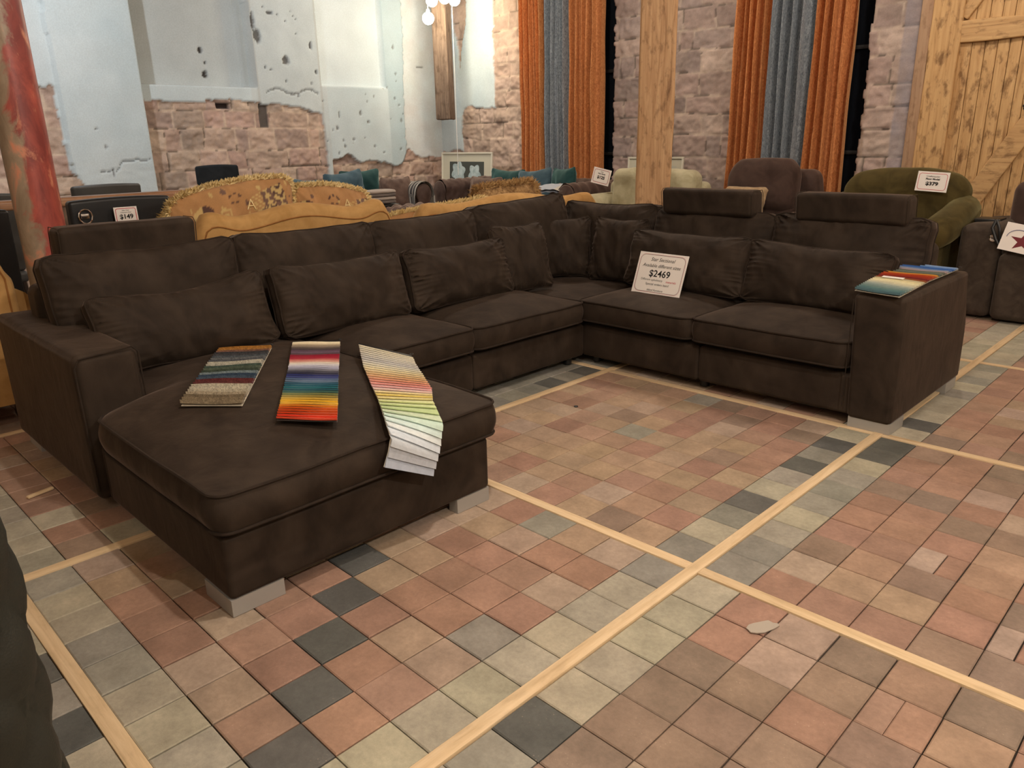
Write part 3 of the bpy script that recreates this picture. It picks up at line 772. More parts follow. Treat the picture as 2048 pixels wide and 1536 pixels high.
# ------------------------------------------------------------------ door
door = thing('door_1', None, None, (-0.5, 5.9, 0)); del_ = None
tag(door, kind='structure'); DO = (-0.5, 5.9, 0)
m = M(); m.box(-1.44, -1.34, 5.90, 6.10, 0, 3.4, .008, 2)
m.build('door_jamb', wood('door_jamb_wood', (0.36, 0.22, 0.13), (0.46, 0.31, 0.19), (0.22, 0.13, 0.08), 'Z', 1.0, True, .7, .3, .3), door, DO)
m = M(); px = -1.10; i_ = 0
while px < 0.7:
    wd = R.uniform(.075, .11); m.box(px, px + wd - .004, 5.945, 5.985, 0.05, 3.3, .004, 2, fn=lambda x, y, z: (x + .004 * nz(z * 2, x * 3), y, z)); px += wd
m.build('planks', DOORW, door, DO)
def beam(x0, z0, x1, z1, wd, y0, y1, n=14, am=.008, sd=0):
    d = Vector((x1 - x0, 0, z1 - z0)); L = d.length; a = math.atan2(d.z, d.x); b_ = M()
    b_.box(0, L, y0, y1, -wd / 2, wd / 2, .010, 2, n, mat=T(x0, 0, z0) @ rot('Y', -a), fn=lambda x, y, z: (x, y + am * .4 * nz(x * 5, z * 9, sd), z + am * nz(x * 4 + sd, y * 3) * (1 if z > 0 else -1)))
    return b_
beam(-1.215, 0.0, -1.215, 3.4, .25, 5.895, 5.945, 30, .012, 1).build('stile', DOORW, door, DO)
beam(-1.10, 2.21, 0.8, 2.21, .175, 5.90, 5.945, 20, .01, 2).build('rail', DOORX, door, DO)
beam(-1.10, 0.25, 0.8, 0.25, .2, 5.90, 5.945, 20, .01, 2).build('rail', DOORX, door, DO)
beam(-1.12, 0.22, -0.10, 2.12, .17, 5.915, 5.95, 20, .008, 3).build('brace', DOORX, door, DO)
beam(-1.10, 2.33, -0.45, 3.3, .10, 5.915, 5.95, 20, .008, 4).build('brace', DOORX, door, DO)
m = M(); m.box(-0.53, -0.505, 5.93, 5.95, 1.55, 1.75, .006, 2); m.box(-0.53, -0.505, 5.90, 5.93, 1.57, 1.59, .004, 1); m.box(-0.53, -0.505, 5.90, 5.93, 1.71, 1.73, .004, 1)
m.build('door_handle', BLACKPL, door, DO)

# ================================================================== THE SECTIONAL SOFA
SO = (-1.4, 0.8, 0)
sofa = thing('sectional_sofa', 'large U-shaped dark brown velvet sectional sofa with chaise and block arms', 'sofa', SO)
def rb(name, a, r=.025, n=6, mt=VELVET, par=sofa, fn=None, lab=None, off=SO):
    m = M(); m.box(*a, r, 4, n, fn=fn); return m.build(name, mt, par, off, label=lab, sharp=60)
# bases
rb('base', (-1.90, -0.868, -1.19, -0.085, .055, .276), .02)
rb('base', (-2.86, -1.89, -1.185, -0.3, .055, .285), .02)
rb('base', (-2.86, -1.835, -0.31, 0.72, .055, .262), .02)
rb('base', (-2.86, -1.835, 0.722, 1.69, .055, .262), .02)
rb('base', (-2.86, -1.86, 1.692, 2.70, .055, .268), .02)
rb('base', (-1.858, -1.00, 1.69, 2.70, .055, .262), .02)
rb('base', (-0.998, -0.13, 1.69, 2.70, .055, .262), .02)
# back frames
rb('back_frame', (-2.98, -2.78, -1.10, 0.72, .055, .80), .05)
rb('back_frame', (-2.98, -2.78, 0.722, 2.78, .055, .80), .05)
rb('back_frame', (-2.78, -1.00, 2.58, 2.78, .055, .80), .05)
rb('back_frame', (-0.998, -0.128, 2.58, 2.78, .055, .80), .05)
# arms, slightly flared at the back
def armfn(x, y, z): return (x + 0.004 * nz(y * 5, z * 5), y, z + 0.005 * nz(x * 8, y * 3))
ra = rb('armrest', (-0.135, 0.072, 1.665, 2.745, .05, .668), .022, 12, fn=lambda x, y, z: (x - 0.03 * (z / .66) * (1 if x < -0.03 else 0.25), y - 0.10 * sstep(.3, .67, z) * sstep(2.2, 2.74, y), z))
la = rb('armrest', (-3.10, -1.925, -1.225, -0.985, .05, .655), .035, 12, fn=lambda x, y, z: armfn(x, y, z))
# seams on arms
def seam(par, pts, r=.0035):
    p = M(); p.tube(pts, r, 6); p.build('seam', PIPING, par, SO)
seam(la, [(-1.924, -1.222, .10), (-1.922, -1.224, .61), (-1.922, -1.205, .642), (-1.922, -1.01, .655), (-1.922, -.988, .63), (-1.922, -.986, .35)])
seam(ra, [(-.165, 1.667, .10), (-.165, 1.664, .64)], .0025)
# feet: L-shaped brushed metal plinths
def foot(x0, x1, y0, y1, sx, sy):
    m = M(); t = .05
    A = (x0, y0) if sy < 0 else (x0, y1)
    ox, ix = (x0, x0 + t) if sx < 0 else (x1, x1 - t); oy, iy = (y0, y0 + t) if sy < 0 else (y1, y1 - t)
    ex = x1 if sx < 0 else x0; ey = y1 if sy < 0 else y0
    poly = [(ox, oy), (ex, oy), (ex, iy), (ix, iy), (ix, ey), (ox, ey)]
    m.add([(p[0], p[1], 0.0) for p in poly] + [(p[0], p[1], .058) for p in poly], [(i, (i + 1) % 6, 6 + (i + 1) % 6, 6 + i) for i in range(6)] + [(6, 7, 8, 9), (6, 9, 10, 11), (3, 2, 1, 0), (5, 4, 3, 0)])
    m.build('foot', ALU, sofa, SO, label='brushed metal corner foot')
foot(-1.06, -0.872, -1.19, -1.01, 1, -1)
foot(-1.06, -0.872, -0.26, -0.09, 1, 1)
foot(-0.13, 0.070, 1.675, 1.86, 1, -1)
foot(-0.13, 0.070, 2.52, 2.70, 1, 1)
foot(-3.05, -2.86, -1.20, -1.02, -1, -1)
foot(-2.99, -2.80, 2.58, 2.76, -1, 1)
for x, y in ((-1.90, 1.60), (-1.80, 1.78), (-1.90, .72), (-1.0, 1.78), (-2.6, 2.4)):
    m = M(); m.lathe([(.018, 0), (.026, .006), (.026, .05), (.032, .058)], 16, T(x, y, 0)); m.build('foot', BLACKPL, sofa, SO, label='round black plastic support foot')
# seat cushions
def chaise_warp(x, y):
    # widens to the left in front of the armrest
    t_ = max(0.0, min(1.0, (x + 1.915) / .13))
    lo = -0.965 - .24 * math.sqrt(1 - (1 - t_) ** 2) if x > -1.915 else -0.965
    lo = min(lo, -0.965); t = (y + 0.055) / (-1.205 + 0.055)
    return x, -0.055 + t * (lo + 0.055)
seat_cushion(-2.68, -0.842, -1.205, -0.055, .302, .422, .058, .055, sofa, SO, 1.0, chaise_warp, .016, name='chaise_cushion', nu=56)
seat_cushion(-2.68, -1.80, -0.045, 0.712, .300, .418, .060, .05, sofa, SO, 3.0)
seat_cushion(-2.68, -1.80, 0.718, 1.655, .300, .414, .058, .06, sofa, SO, 5.0)
seat_cushion(-2.68, -1.88, 1.665, 2.56, .290, .405, .025, .03, sofa, SO, 7.0, name='corner_seat_cushion')
seat_cushion(-1.872, -1.045, 1.660, 2.56, .300, .414, .055, .06, sofa, SO, 9.0)
seat_cushion(-1.040, -0.165, 1.655, 2.56, .300, .418, .060, .06, sofa, SO, 11.0)
# back cushions: (centre, facing, width, height)
def back(cx, cy, rz, w_, h_, seed, z=.40, lean=-.16, t=.31, **k):
    return soft_pillow('back_cushion', VELVET, PIPING, w_, h_, t, (cx - SO[0], cy - SO[1], z), rz, lean, parent=sofa, edge=.055, seed=seed, **k)
# facing +x  => rz = +90deg (local -y -> +x)
LB = PI / 2
back(-2.585, -0.655, LB, .90, .56, 1.1, pleat=.007, sag=.012)
back(-2.585, 0.215, LB, .87, .56, 2.2, pleat=.006, sag=.008)
back(-2.585, 1.055, LB, .86, .56, 3.3, pleat=.006, sag=.006, slump=.008)
back(-2.585, 1.930, LB, .94, .60, 4.4, pleat=.007, sag=.0, slump=.02)
back(-2.27, 2.475, 0, .84, .555, 5.5, pleat=.006, sag=.012)
back(-1.425, 2.475, 0, .88, .535, 6.6, pleat=.004, sag=.004)
back(-0.555, 2.470, 0, .90, .545, 7.7, pleat=.011, sag=.004)
# headrests
def headrest(cx, cy, rz, w_, seed):
    m = M(); m.box(-w_ / 2, w_ / 2, -.075, .075, 0, .165, .03, 5, 6, fn=lambda x, y, z: (x, y - .02 * (z / .165), z + .003 * nz(x * 4 + seed, y * 6)))
    o = m.build('headrest', VELVET, sofa, label='detachable velvet bolster headrest'); o.location = (cx - SO[0], cy - SO[1], .905); o.rotation_euler = (0, 0, rz)
    for s in (-1, 1):
        p = M(); x = s * (w_ / 2 - .004)
        p.tube([(x, -.075, .02), (x, -.092, .14), (x, -.07, .163), (x, .04, .163), (x, .055, .14), (x, .073, .02)], .002, 6)
        p.build('seam', VELVET, o)
    for s in (-.14, .14):
        p = M(); p.box(s - .012, s + .012, -.01, .01, -.12, .01, .004, 1); p.build('support_bracket', BLACKPL, o)
headrest(-2.70, -0.700, LB, .62, 1)
headrest(-1.445, 2.50, 0, .66, 2)
headrest(-0.53, 2.50, 0, .63, 3)

# ================================================================== LOOSE PILLOWS ON THE SECTIONAL
def lumbar(cx, cy, rz, w_, h_, seed, label, lean=-.32, z=.452, **k):
    kk = dict(edge=.034, pleat=.007, sag=.02, t=.235, ear=.045); kk.update(k)
    t_ = kk.pop('t')
    return soft_pillow('lumbar_pillow', VELVET, PIPING, w_, h_, t_, (cx, cy, z), rz, lean, label, 'pillow', 'loose velvet pillows on the sectional', seed=seed, **kk)
lumbar(-2.27, -0.615, LB, .83, .375, 1.5, 'long velvet lumbar pillow beside left armrest, diagonal fold across it', pleat=.006, sag=.045, slump=.012, lean=-.40)
lumbar(-2.25, 0.215, LB, .81, .38, 2.5, 'long velvet lumbar pillow behind the colourful fabric swatches, second from left armrest', pleat=.006, lean=-.30)
lumbar(-2.26, 1.055, LB, .82, .37, 3.5, 'long velvet lumbar pillow just left of the square corner pillows', pleat=.009, lean=-.30)
lumbar(-1.425, 2.155, 0, .88, .375, 4.5, 'long velvet lumbar pillow behind the large price sign', sag=.012, pleat=.006)
lumbar(-0.59, 2.15, 0, .84, .36, 5.5, 'long velvet lumbar pillow beside right armrest', sag=.012, slump=-.012)
def square(cx, cy, rz, w_, seed, label, lean=-.28, z=.435, roll=0, **k):
    return soft_pillow('throw_pillow', VELVET, PIPING, w_, w_, .17, (cx, cy, z), rz, lean, label, 'pillow', 'loose velvet pillows on the sectional', seed=seed, edge=.006, ear=.07, pleat=.008, sag=.015, roll=roll, **k)
square(-2.27, 1.62, LB - .15, .46, 1.7, 'square velvet pillow leaning left of the sofa corner', lean=-.30)
square(-2.43, 2.16, LB * .52, .44, 2.7, 'square velvet pillow set diagonally in the sofa corner', lean=-.22)
square(-2.03, 2.26, .12, .45, 3.7, 'square velvet pillow right of the sofa corner, behind long lumbar pillow', lean=-.22)

# ================================================================== FABRIC SWATCH BOOKS
def swatch_book(name, label, Lp, Rp, cols, thick=.006, lift=.005, overlap=1.7, backc=(0.75, 0.68, 0.55), wob=.004, rough_mat=False, tag_=None, hang=None):
    """shingled cloth samples between a left and a right edge polyline (3-D), first sample at the header"""
    def along(P, t):
        t = max(0, min(.9999, t)); d = [0]
        for a, b_ in zip(P[:-1], P[1:]): d.append(d[-1] + (Vector(b_) - Vector(a)).length)
        x = t * d[-1]
        for i in range(len(P) - 1):
            if x <= d[i + 1]:
                f = (x - d[i]) / (d[i + 1] - d[i] + 1e-9); return Vector(P[i]).lerp(Vector(P[i + 1]), f)
        return Vector(P[-1])
    Lp = [Vector(p) for p in Lp]; Rp = [Vector(p) for p in Rp]
    ctr = along(Lp, 0).lerp(along(Rp, 0), .5)
    o = thing(name, label, 'fabric samples', tuple(ctr), 0, 'swatch books on the sectional')
    def P(s, t, h=0):
        a, b_ = along(Lp, t), along(Rp, t); p = a.lerp(b_, s)
        a2, b2 = along(Lp, t + .02), along(Rp, t + .02); a1, b1 = along(Lp, t - .02), along(Rp, t - .02)
        n = (b_ - a).cross(a2.lerp(b2, s) - a1.lerp(b1, s)); n.normalize()
        if n.z < 0: n = -n
        if abs(n.z) < .3 and n.x < 0: n = -n
        return p + n * h
    # backing card
    m = M(); nb = 24
    for h in (0.001, 0.003):
        m.grid(4, nb, lambda i, j: P(i, j * 1.0, h), flip=(h < .002))
    m.build('backing_card', plain('buckram_backing', backc, .8), o, tuple(ctr))
    # header clamp and ring
    d = (P(0, 0.0) - P(0, .03)).normalized()
    m = M(); a, b_ = P(0, 0, .006), P(1, 0, .006)
    for (q0, q1) in ((0, .028),):
        vs = [a + d * q0, b_ + d * q0, b_ + d * q1, a + d * q1]; up = Vector((0, 0, .008))
        m.add(vs + [v - up for v in vs], [(0, 1, 2, 3), (7, 6, 5, 4), (0, 4, 5, 1), (1, 5, 6, 2), (2, 6, 7, 3), (3, 7, 4, 0)])
    m.tube([b_ + d * .028 + Vector((.008 * math.cos(t_), 0.008 * math.sin(t_), .006)) for t_ in [k_ * PI / 5 for k_ in range(10)]], .0015, 6, True)
    m.build('header_clamp', BLACKPL, o, tuple(ctr), smooth=False)
    n = len(cols)
    for i, c in enumerate(cols):
        t0 = i / n; t1 = min(1, (i + overlap) / n) if i < n - 1 else 1.0
        t1 = min(1.0, (i + 1.0) / n + .002)
        q = random.Random(i * 7 + n)
        ph = i * .35; s0 = -q.uniform(0, .010) ; s1 = 1 + q.uniform(-.004, .006)
        m = M(); nu_ = 10
        def f(a, b_, top):
            s_ = lerp(s0, s1, a); h = .003 + (thick * .3 + (thick + lift) * b_ ** .6 if top else thick * .15 + lift * b_ * .6)
            return P(s_, lerp(t0, t1, b_), h + wob * .5 * (1 + math.sin(a * 5 + ph)) * b_)
        m.grid(nu_, 4, lambda a, b_: f(a, b_, True)); m.grid(nu_, 4, lambda a, b_: f(a, b_, False), flip=True)
        top = [f(k_ / nu_, 1, True) for k_ in range(nu_ + 1)]; bot = [f(k_ / nu_, 1, False) for k_ in range(nu_ + 1)]
        m.add(top + bot, [(k_, k_ + 1, nu_ + 2 + k_, nu_ + 1 + k_) for k_ in range(nu_)])
        for e_ in (0, 1):
            sd = [f(e_, k_ / 4, True) for k_ in range(5)] + [f(e_, k_ / 4, False) for k_ in range(5)]
            m.add(sd, [(k_, k_ + 1, 6 + k_, 5 + k_) for k_ in range(4)])
        key = 'sample_%.2f_%.2f_%.2f' % c
        mt = bpy.data.materials.get(key) or fabric(key, [x * (.55 if rough_mat else .9) for x in c], c, 40 if not rough_mat else 90, .85, .1, bump=.5 if rough_mat else .15)
        m.build('fabric_sample', mt, o, tuple(ctr), sharp=50)
    if tag_:
        m = M(); s_, t_ = tag_
        vs = [P(s_ - .22, t_ - .012, .022), P(s_ + .22, t_ - .012, .022), P(s_ + .22, t_ + .03, .022), P(s_ - .22, t_ + .03, .022)]
        m.add(vs + [v - Vector((0, 0, .002)) for v in vs], [(0, 1, 2, 3), (7, 6, 5, 4), (0, 4, 5, 1), (1, 5, 6, 2), (2, 6, 7, 3), (3, 7, 4, 0)])
        m.build('paper_label', CARD, o, tuple(ctr), smooth=False)
    return o
CRM = (.72, .64, .46); 
Z0 = .478
def seg(n_, c): return [c] * n_
B1 = [(.52, .24, .05), (.55, .27, .07), (.30, .15, .10), (.07, .07, .08), (.09, .09, .10), (.12, .14, .16), (.20, .21, .22), (.13, .14, .16), (.62, .60, .50), (.68, .65, .55), (.10, .15, .12), (.14, .18, .13), (.08, .11, .08), (.30, .38, .40), (.06, .10, .16), (.09, .14, .20), (.20, .05, .05), (.17, .05, .05), (.66, .62, .50), (.72, .68, .56), (.70, .65, .52), (.60, .52, .38), (.30, .24, .16), (.36, .29, .19), (.40, .32, .21)]
swatch_book('swatch_book', 'fuzzy chenille fabric swatch book lying slanted, leftmost on the chaise', [(-2.225, -.525, Z0), (-1.90, -.755, Z0 + .004), (-1.575, -.985, Z0)], [(-2.09, -.335, Z0), (-1.75, -.575, Z0 + .006), (-1.40, -.830, Z0)], B1, .011, .007, rough_mat=True)
B2 = [(.90, .84, .66), (.86, .78, .58), (.50, .42, .30), (.36, .30, .24), (.16, .13, .11), (.10, .08, .09), (.16, .10, .14), (.20, .14, .20), (.14, .10, .12), (.32, .03, .06), (.42, .03, .06), (.45, .05, .08), (.62, .22, .20), (.70, .40, .34), (.80, .72, .62), (.78, .76, .76), (.60, .60, .70), (.45, .46, .58), (.30, .30, .36), (.12, .12, .16), (.06, .06, .10), (.05, .06, .20), (.08, .10, .28), (.14, .20, .34), (.20, .28, .40), (.06, .16, .24), (.04, .16, .22), (.04, .20, .24), (.04, .14, .18), (.08, .18, .16), (.25, .28, .12), (.38, .32, .10), (.62, .46, .10), (.78, .50, .05), (.80, .55, .08), (.70, .28, .03), (.62, .14, .02), (.60, .10, .02), (.55, .08, .02), (.70, .07, .03), (.78, .09, .04)]
swatch_book('swatch_book', 'velvet fabric swatch book running from cream to red, middle one on the chaise', [(-2.085, -.225, Z0), (-1.6, -.53, Z0 + .006), (-1.155, -.825, Z0 + .002)], [(-1.92, -.065, Z0), (-1.45, -.38, Z0 + .004), (-.985, -.688, Z0)], B2, .005, .004, backc=(.10, .08, .07))
B3 = [(.92, .88, .72), (.92, .90, .76), (.90, .87, .75), (.88, .86, .76), (.84, .83, .76), (.78, .78, .74), (.70, .70, .70), (.80, .80, .76), (.86, .84, .72), (.88, .84, .66), (.90, .82, .56), (.88, .74, .48), (.80, .60, .34), (.80, .52, .30), (.80, .44, .28), (.78, .36, .28), (.80, .38, .34), (.82, .48, .48), (.84, .62, .60), (.84, .74, .46), (.82, .68, .22), (.84, .74, .36), (.70, .76, .40), (.62, .74, .38), (.52, .66, .34), (.60, .72, .52), (.60, .78, .68), (.64, .80, .78), (.74, .82, .84), (.66, .74, .82), (.58, .64, .70), (.46, .50, .56), (.44, .50, .60)]
XF = -.800
swatch_book('swatch_book', 'pastel fabric swatch book curling over the front edge of the chaise', [(-1.811, -.033, Z0), (-1.499, -.225, Z0), (-1.288, -.34, Z0), (-1.064, -.459, Z0), (-.90, -.555, .480), (-.845, -.585, .470), (XF + .004, -.604, .436), (XF, -.620, .395), (XF + .004, -.644, .352)],
            [(-1.434, -.006, Z0), (-1.302, -.086, Z0), (-1.162, -.161, Z0), (-1.007, -.247, Z0), (-.895, -.335, .480), (-.84, -.36, .464), (XF + .004, -.375, .426), (XF, -.392, .350), (XF + .004, -.439, .250)], B3, .002, .0060, wob=.001)
B4 = [(.30, .42, .62), (.16, .30, .55), (.05, .14, .42), (.10, .20, .45), (.30, .35, .45), (.45, .34, .36), (.16, .18, .15), (.20, .22, .18), (.12, .16, .14), (.60, .32, .06), (.50, .10, .03), (.42, .06, .02), (.35, .05, .03), (.22, .03, .03), (.30, .10, .04), (.55, .50, .34), (.74, .68, .44), (.78, .74, .52), (.70, .66, .48), (.60, .60, .48), (.40, .46, .42), (.30, .38, .36), (.22, .32, .30), (.16, .28, .28), (.12, .22, .24), (.08, .16, .19)]
swatch_book('swatch_book', 'fabric swatch book lying along the top of the right armrest', [(-.235, 2.50, .690), (-.205, 2.1, .688), (-.165, 1.66, .682)], [(.035, 2.545, .684), (.030, 2.1, .684), (.045, 1.635, .678)], B4, .006, .006, tag_=(.38, .60))

# ------------------------------------------------------------------ price sign on the sectional
K, G_, RD = BLACKINK, GREYINK, REDINK
sm = Matrix.Rotation(math.radians(0), 4, 'Z')
s_rot = Matrix.Scale(.89, 4) @ (Matrix.Rotation(math.radians(4), 4, 'Z') @ Matrix.Rotation(math.radians(-21), 4, 'X') @ Matrix.Rotation(math.radians(1.5), 4, 'Y'))
sign('price_sign', 'large white price sign reading $2469 leaning on a velvet pillow', .385, .295, (-1.475, 1.935, .458), s_rot, [
    ('Star Sectional', .036, K, .0, .246, .3, 0, .95), ('Available different sizes', .034, K, .0, .202, .3, 0, .93), ('$2469', .066, K, .0, .146, 0, .0010, 1.0),
    ('Different upholstery', .022, G_, -.052, .102, 0, 0, .95), ('materials', .022, RD, .102, .099, 0, 0, .98), ('Special orders item!', .023, K, .0, .072, 0, 0, 1), ('Island Furniture', .020, K, -.01, .030, .3, 0, 1),
    ('555-0199', .009, G_, .125, .038, 0, 0, 1)][:7], borders=((.016, .0022, GREYINK), (.013, .0016, REDINK)))

# ================================================================== POSTS AND HANGING BEAM
m = M(); m.box(-.140, .140, -.10, .10, 0, 3.95, .018, 2, 24, fn=lambda x, y, z: (x + .010 * nz(z * 1.3, x * 2, 3) + .004 * nz(z * 6, y * 9), y + .006 * nz(z * 2, x * 3), z))
o = m.build('timber_post', PINE, sharp=60); o.location = (-2.52, 3.40, 0); o.rotation_euler = (0, 0, math.radians(35))
tag(o, 'rough pale pine timber post behind the sectional, between the two curtain sets', 'post')
m = M(); m.box(-.11, .11, -.085, .085, 1.69, 3.95, .015, 2, 16, fn=lambda x, y, z: (x + .012 * nz(z * 1.6, x * 3, 8), y, z + (.012 * nz(x * 12, y * 12) if z < 1.8 else 0)))
o = m.build('hanging_beam', OLDWOOD, sharp=60); o.location = (-7.44, 5.42, 0); o.rotation_euler = (0, 0, .35)
tag(o, 'weathered dark beam end hanging down in the corner by the bulbs', 'beam')
# round painted steel column with flaking red paint
def column_mat():
    m, nt, b = new_mat('flaking_red_paint')
    tc = N(nt, 'ShaderNodeTexCoord'); mp = N(nt, 'ShaderNodeMapping'); mp.inputs['Scale'].default_value = (1, 1, .45); nt.links.new(tc.outputs['Object'], mp.inputs[0])
    def nzr(scale, p0, p1, c0, c1, det=5.0, vec=mp):
        n = N(nt, 'ShaderNodeTexNoise', Scale=scale, Detail=det, Distortion=.6, Roughness=.65); nt.links.new(vec.outputs[0] if vec is mp else vec.outputs['Object'], n.inputs['Vector'])
        r = N(nt, 'ShaderNodeValToRGB'); r.color_ramp.elements[0].position = p0; r.color_ramp.elements[1].position = p1
        r.color_ramp.elements[0].color = rgb(c0); r.color_ramp.elements[1].color = rgb(c1); nt.links.new(n.outputs[0], r.inputs[0]); return r
    red = nzr(7, .38, .62, (.20, .035, .030), (.42, .085, .06))
    grey = nzr(9, .35, .65, (.22, .155, .10), (.36, .28, .20))
    # paint survives on the side facing the room
    sp = N(nt, 'ShaderNodeSeparateXYZ'); nt.links.new(tc.outputs['Object'], sp.inputs[0])
    mk = nzr(5, .0, 1.0, (0, 0, 0), (1, 1, 1), 7.0)
    a = N(nt, 'ShaderNodeMath', operation='MULTIPLY_ADD'); nt.links.new(sp.outputs['Y'], a.inputs[0]); a.inputs[1].default_value = 2.6; nt.links.new(mk.outputs[0], a.inputs[2])
    thr = N(nt, 'ShaderNodeMapRange'); thr.inputs[1].default_value = .36; thr.inputs[2].default_value = .44; nt.links.new(a.outputs[0], thr.inputs[0])
    mx = N(nt, 'ShaderNodeMix', data_type='RGBA'); nt.links.new(thr.outputs[0], mx.inputs[0]); nt.links.new(grey.outputs[0], mx.inputs[6]); nt.links.new(red.outputs[0], mx.inputs[7])
    org = nzr(9, .54, .66, (0, 0, 0), (1, 1, 1), 6.0)
    m2 = N(nt, 'ShaderNodeMix', data_type='RGBA'); nt.links.new(org.outputs[0], m2.inputs[0]); nt.links.new(mx.outputs[2], m2.inputs[6]); m2.inputs[7].default_value = (.60, .24, .14, 1)
    blk = nzr(6.5, .635, .66, (0, 0, 0), (1, 1, 1), 8.0)
    m3 = N(nt, 'ShaderNodeMix', data_type='RGBA'); nt.links.new(blk.outputs[0], m3.inputs[0]); nt.links.new(m2.outputs[2], m3.inputs[6]); m3.inputs[7].default_value = (.06, .06, .055, 1)
    nt.links.new(m3.outputs[2], b.inputs['Base Color']); b.inputs['Roughness'].default_value = .42
    bp = N(nt, 'ShaderNodeBump', Strength=.5, Distance=.004); nt.links.new(m3.outputs[2], bp.inputs['Height']); nt.links.new(bp.outputs[0], b.inputs['Normal'])
    return m
m = M(); m.lathe([(.155, 0), (.155, .03), (.112, .05)] + [(.110, .1 + .2 * i) for i in range(19)] + [(.110, 3.95)], 40)
o = m.build('steel_column', column_mat()); o.location = (-3.42, -.862, 0)
tag(o, 'round steel column with flaking red paint behind the left armrest', 'column')

# ================================================================== BULBS IN THE CORNER
BULB = plain('lit_bulb_glass', (1, 1, 1), .3, 0, (1.0, .86, .62), 60)
fx = thing('bulb_cluster', 'cluster of bare lit globe bulbs on cords in front of hanging beam', 'light fixture', (-7.0, 5.02, 3.95))
for i, (x, y, z) in enumerate(((-7.13, 4.93, 2.915), (-7.10, 4.98, 3.125), (-6.93, 5.05, 3.145), (-6.80, 5.10, 3.11))):
    c = M(); c.tube([(-7.0, 5.02, 3.93), (-7.0 + (x + 7) * .4, 5.02, 3.6), (x + .01, y, z + .25), (x, y, z + .09)], .004, 6); c.build('cord', plain('white_cord', (.8, .78, .72), .5), fx, (-7.0, 5.02, 3.95))
    s_ = M(); s_.lathe([(.018, z + .05), (.022, z + .055), (.022, z + .10), (.012, z + .11)], 16, T(x, y, 0)); s_.build('bulb_socket', plain('white_socket', (.8, .78, .75), .4), fx, (-7.0, 5.02, 3.95))
    g_ = M(); g_.lathe([(.001, z - .075)] + [(.075 * math.sin(PI * k_ / 10), z - .0 - .075 * math.cos(PI * k_ / 10)) for k_ in range(1, 10)] + [(.014, z + .078)], 20, T(x, y, 0)); g_.build('bulb', BULB, fx, (-7.0, 5.02, 3.95))
point('bulb_light', (-7.02, 4.72, 2.86), 6, (1, .86, .66), .05)
point('bulb_light', (-6.62, 4.95, 3.0), 9, (1, .84, .62), .05)
m = M(); m.lathe([(.001, 3.90), (.06, 3.905), (.06, 3.948), (.001, 3.95)], 20, T(-7.0, 5.02, 0)); m.build('ceiling_rose', plain('white_rose', (.8, .78, .75), .4), fx, (-7.0, 5.02, 3.95))
m = M(); m.tube([(-7.02, 5.25, 3.94), (-7.02, 5.25, 2.4), (-7.03, 5.25, 1.2), (-7.04, 5.26, .95)], .0045, 6)
tag(m.build('hanging_cord', plain('pale_cord', (.75, .74, .70), .5)), 'thin white cord hanging in front of the flower picture', 'cord')

# ================================================================== CURTAINS
def curtain(xa, xb, y, mat, label, ztop=3.9, zbot=.03, folds=5, amp=.075, seed=0, taper=0.0, skew=0.0, group=None):
    o = thing('curtain', label, 'curtain', ((xa + xb) / 2, y, 0), 0, group); off = ((xa + xb) / 2, y, 0)
    m = M()
    def f(i, j, s_):
        z = lerp(zbot, ztop, j); t = 1 - j
        ph = i * folds * 2 * PI
        x = lerp(xa, xb, i) + .012 * nz(i * 5, z * .8, seed)
        x += (taper * (i - .5)) * t + skew * t
        yy = y - amp * math.sin(ph + .7 * nz(z * .5, seed, i * 2)) - amp * .45 * math.sin(ph * 2.3 + seed + .5 * z) - .02 * nz(i * 9, z * 1.5, seed)
        return (x + .25 * amp * math.cos(ph), yy + s_ * .004, z)
    nu_ = folds * 16
    m.grid(nu_, 30, lambda i, j: f(i, j, -1)); m.grid(nu_, 30, lambda i, j: f(i, j, 1), flip=True)
    m.build('drape', mat, o, off, sharp=180)
    return o
GC = 'velvet curtains on the stone wall'
def rod(xa, xb, y, label):
    m = M(); m.tube([(xa, y, 3.80), (xb, y, 3.80)], .016, 12)
    for x in (xa, xb): m.lathe([(.001, -.03), (.028, -.015), (.028, .015), (.001, .03)], 14, T(x, y, 3.80) @ rot('Y', PI / 2))
    o = m.build('curtain_rod', BLACKPL)
    tag(o, label, 'curtain rod')
curtain(-6.34, -5.89, 5.86, ORANGE, 'orange velvet curtain on the far left, beside the corner stones', folds=5, seed=1, taper=.0, skew=.0)
curtain(-5.88, -5.48, 5.85, BLUECUR, 'grey-blue velvet curtain between two orange ones, left window', folds=4, seed=2)
curtain(-5.47, -5.03, 5.86, ORANGE, 'orange velvet curtain right of the blue one, left window', folds=5, seed=3)
curtain(-3.20, -2.84, 5.86, ORANGE, 'orange velvet curtain right of the pine post, behind brown recliner', folds=5, seed=4, taper=.06)
curtain(-2.83, -2.38, 5.85, BLUECUR, 'grey-blue velvet curtain above the brown recliner', folds=4, seed=5, taper=-.03)
curtain(-2.37, -2.02, 5.86, ORANGE, 'orange velvet curtain nearest the wooden door', folds=4, seed=6, taper=.05)

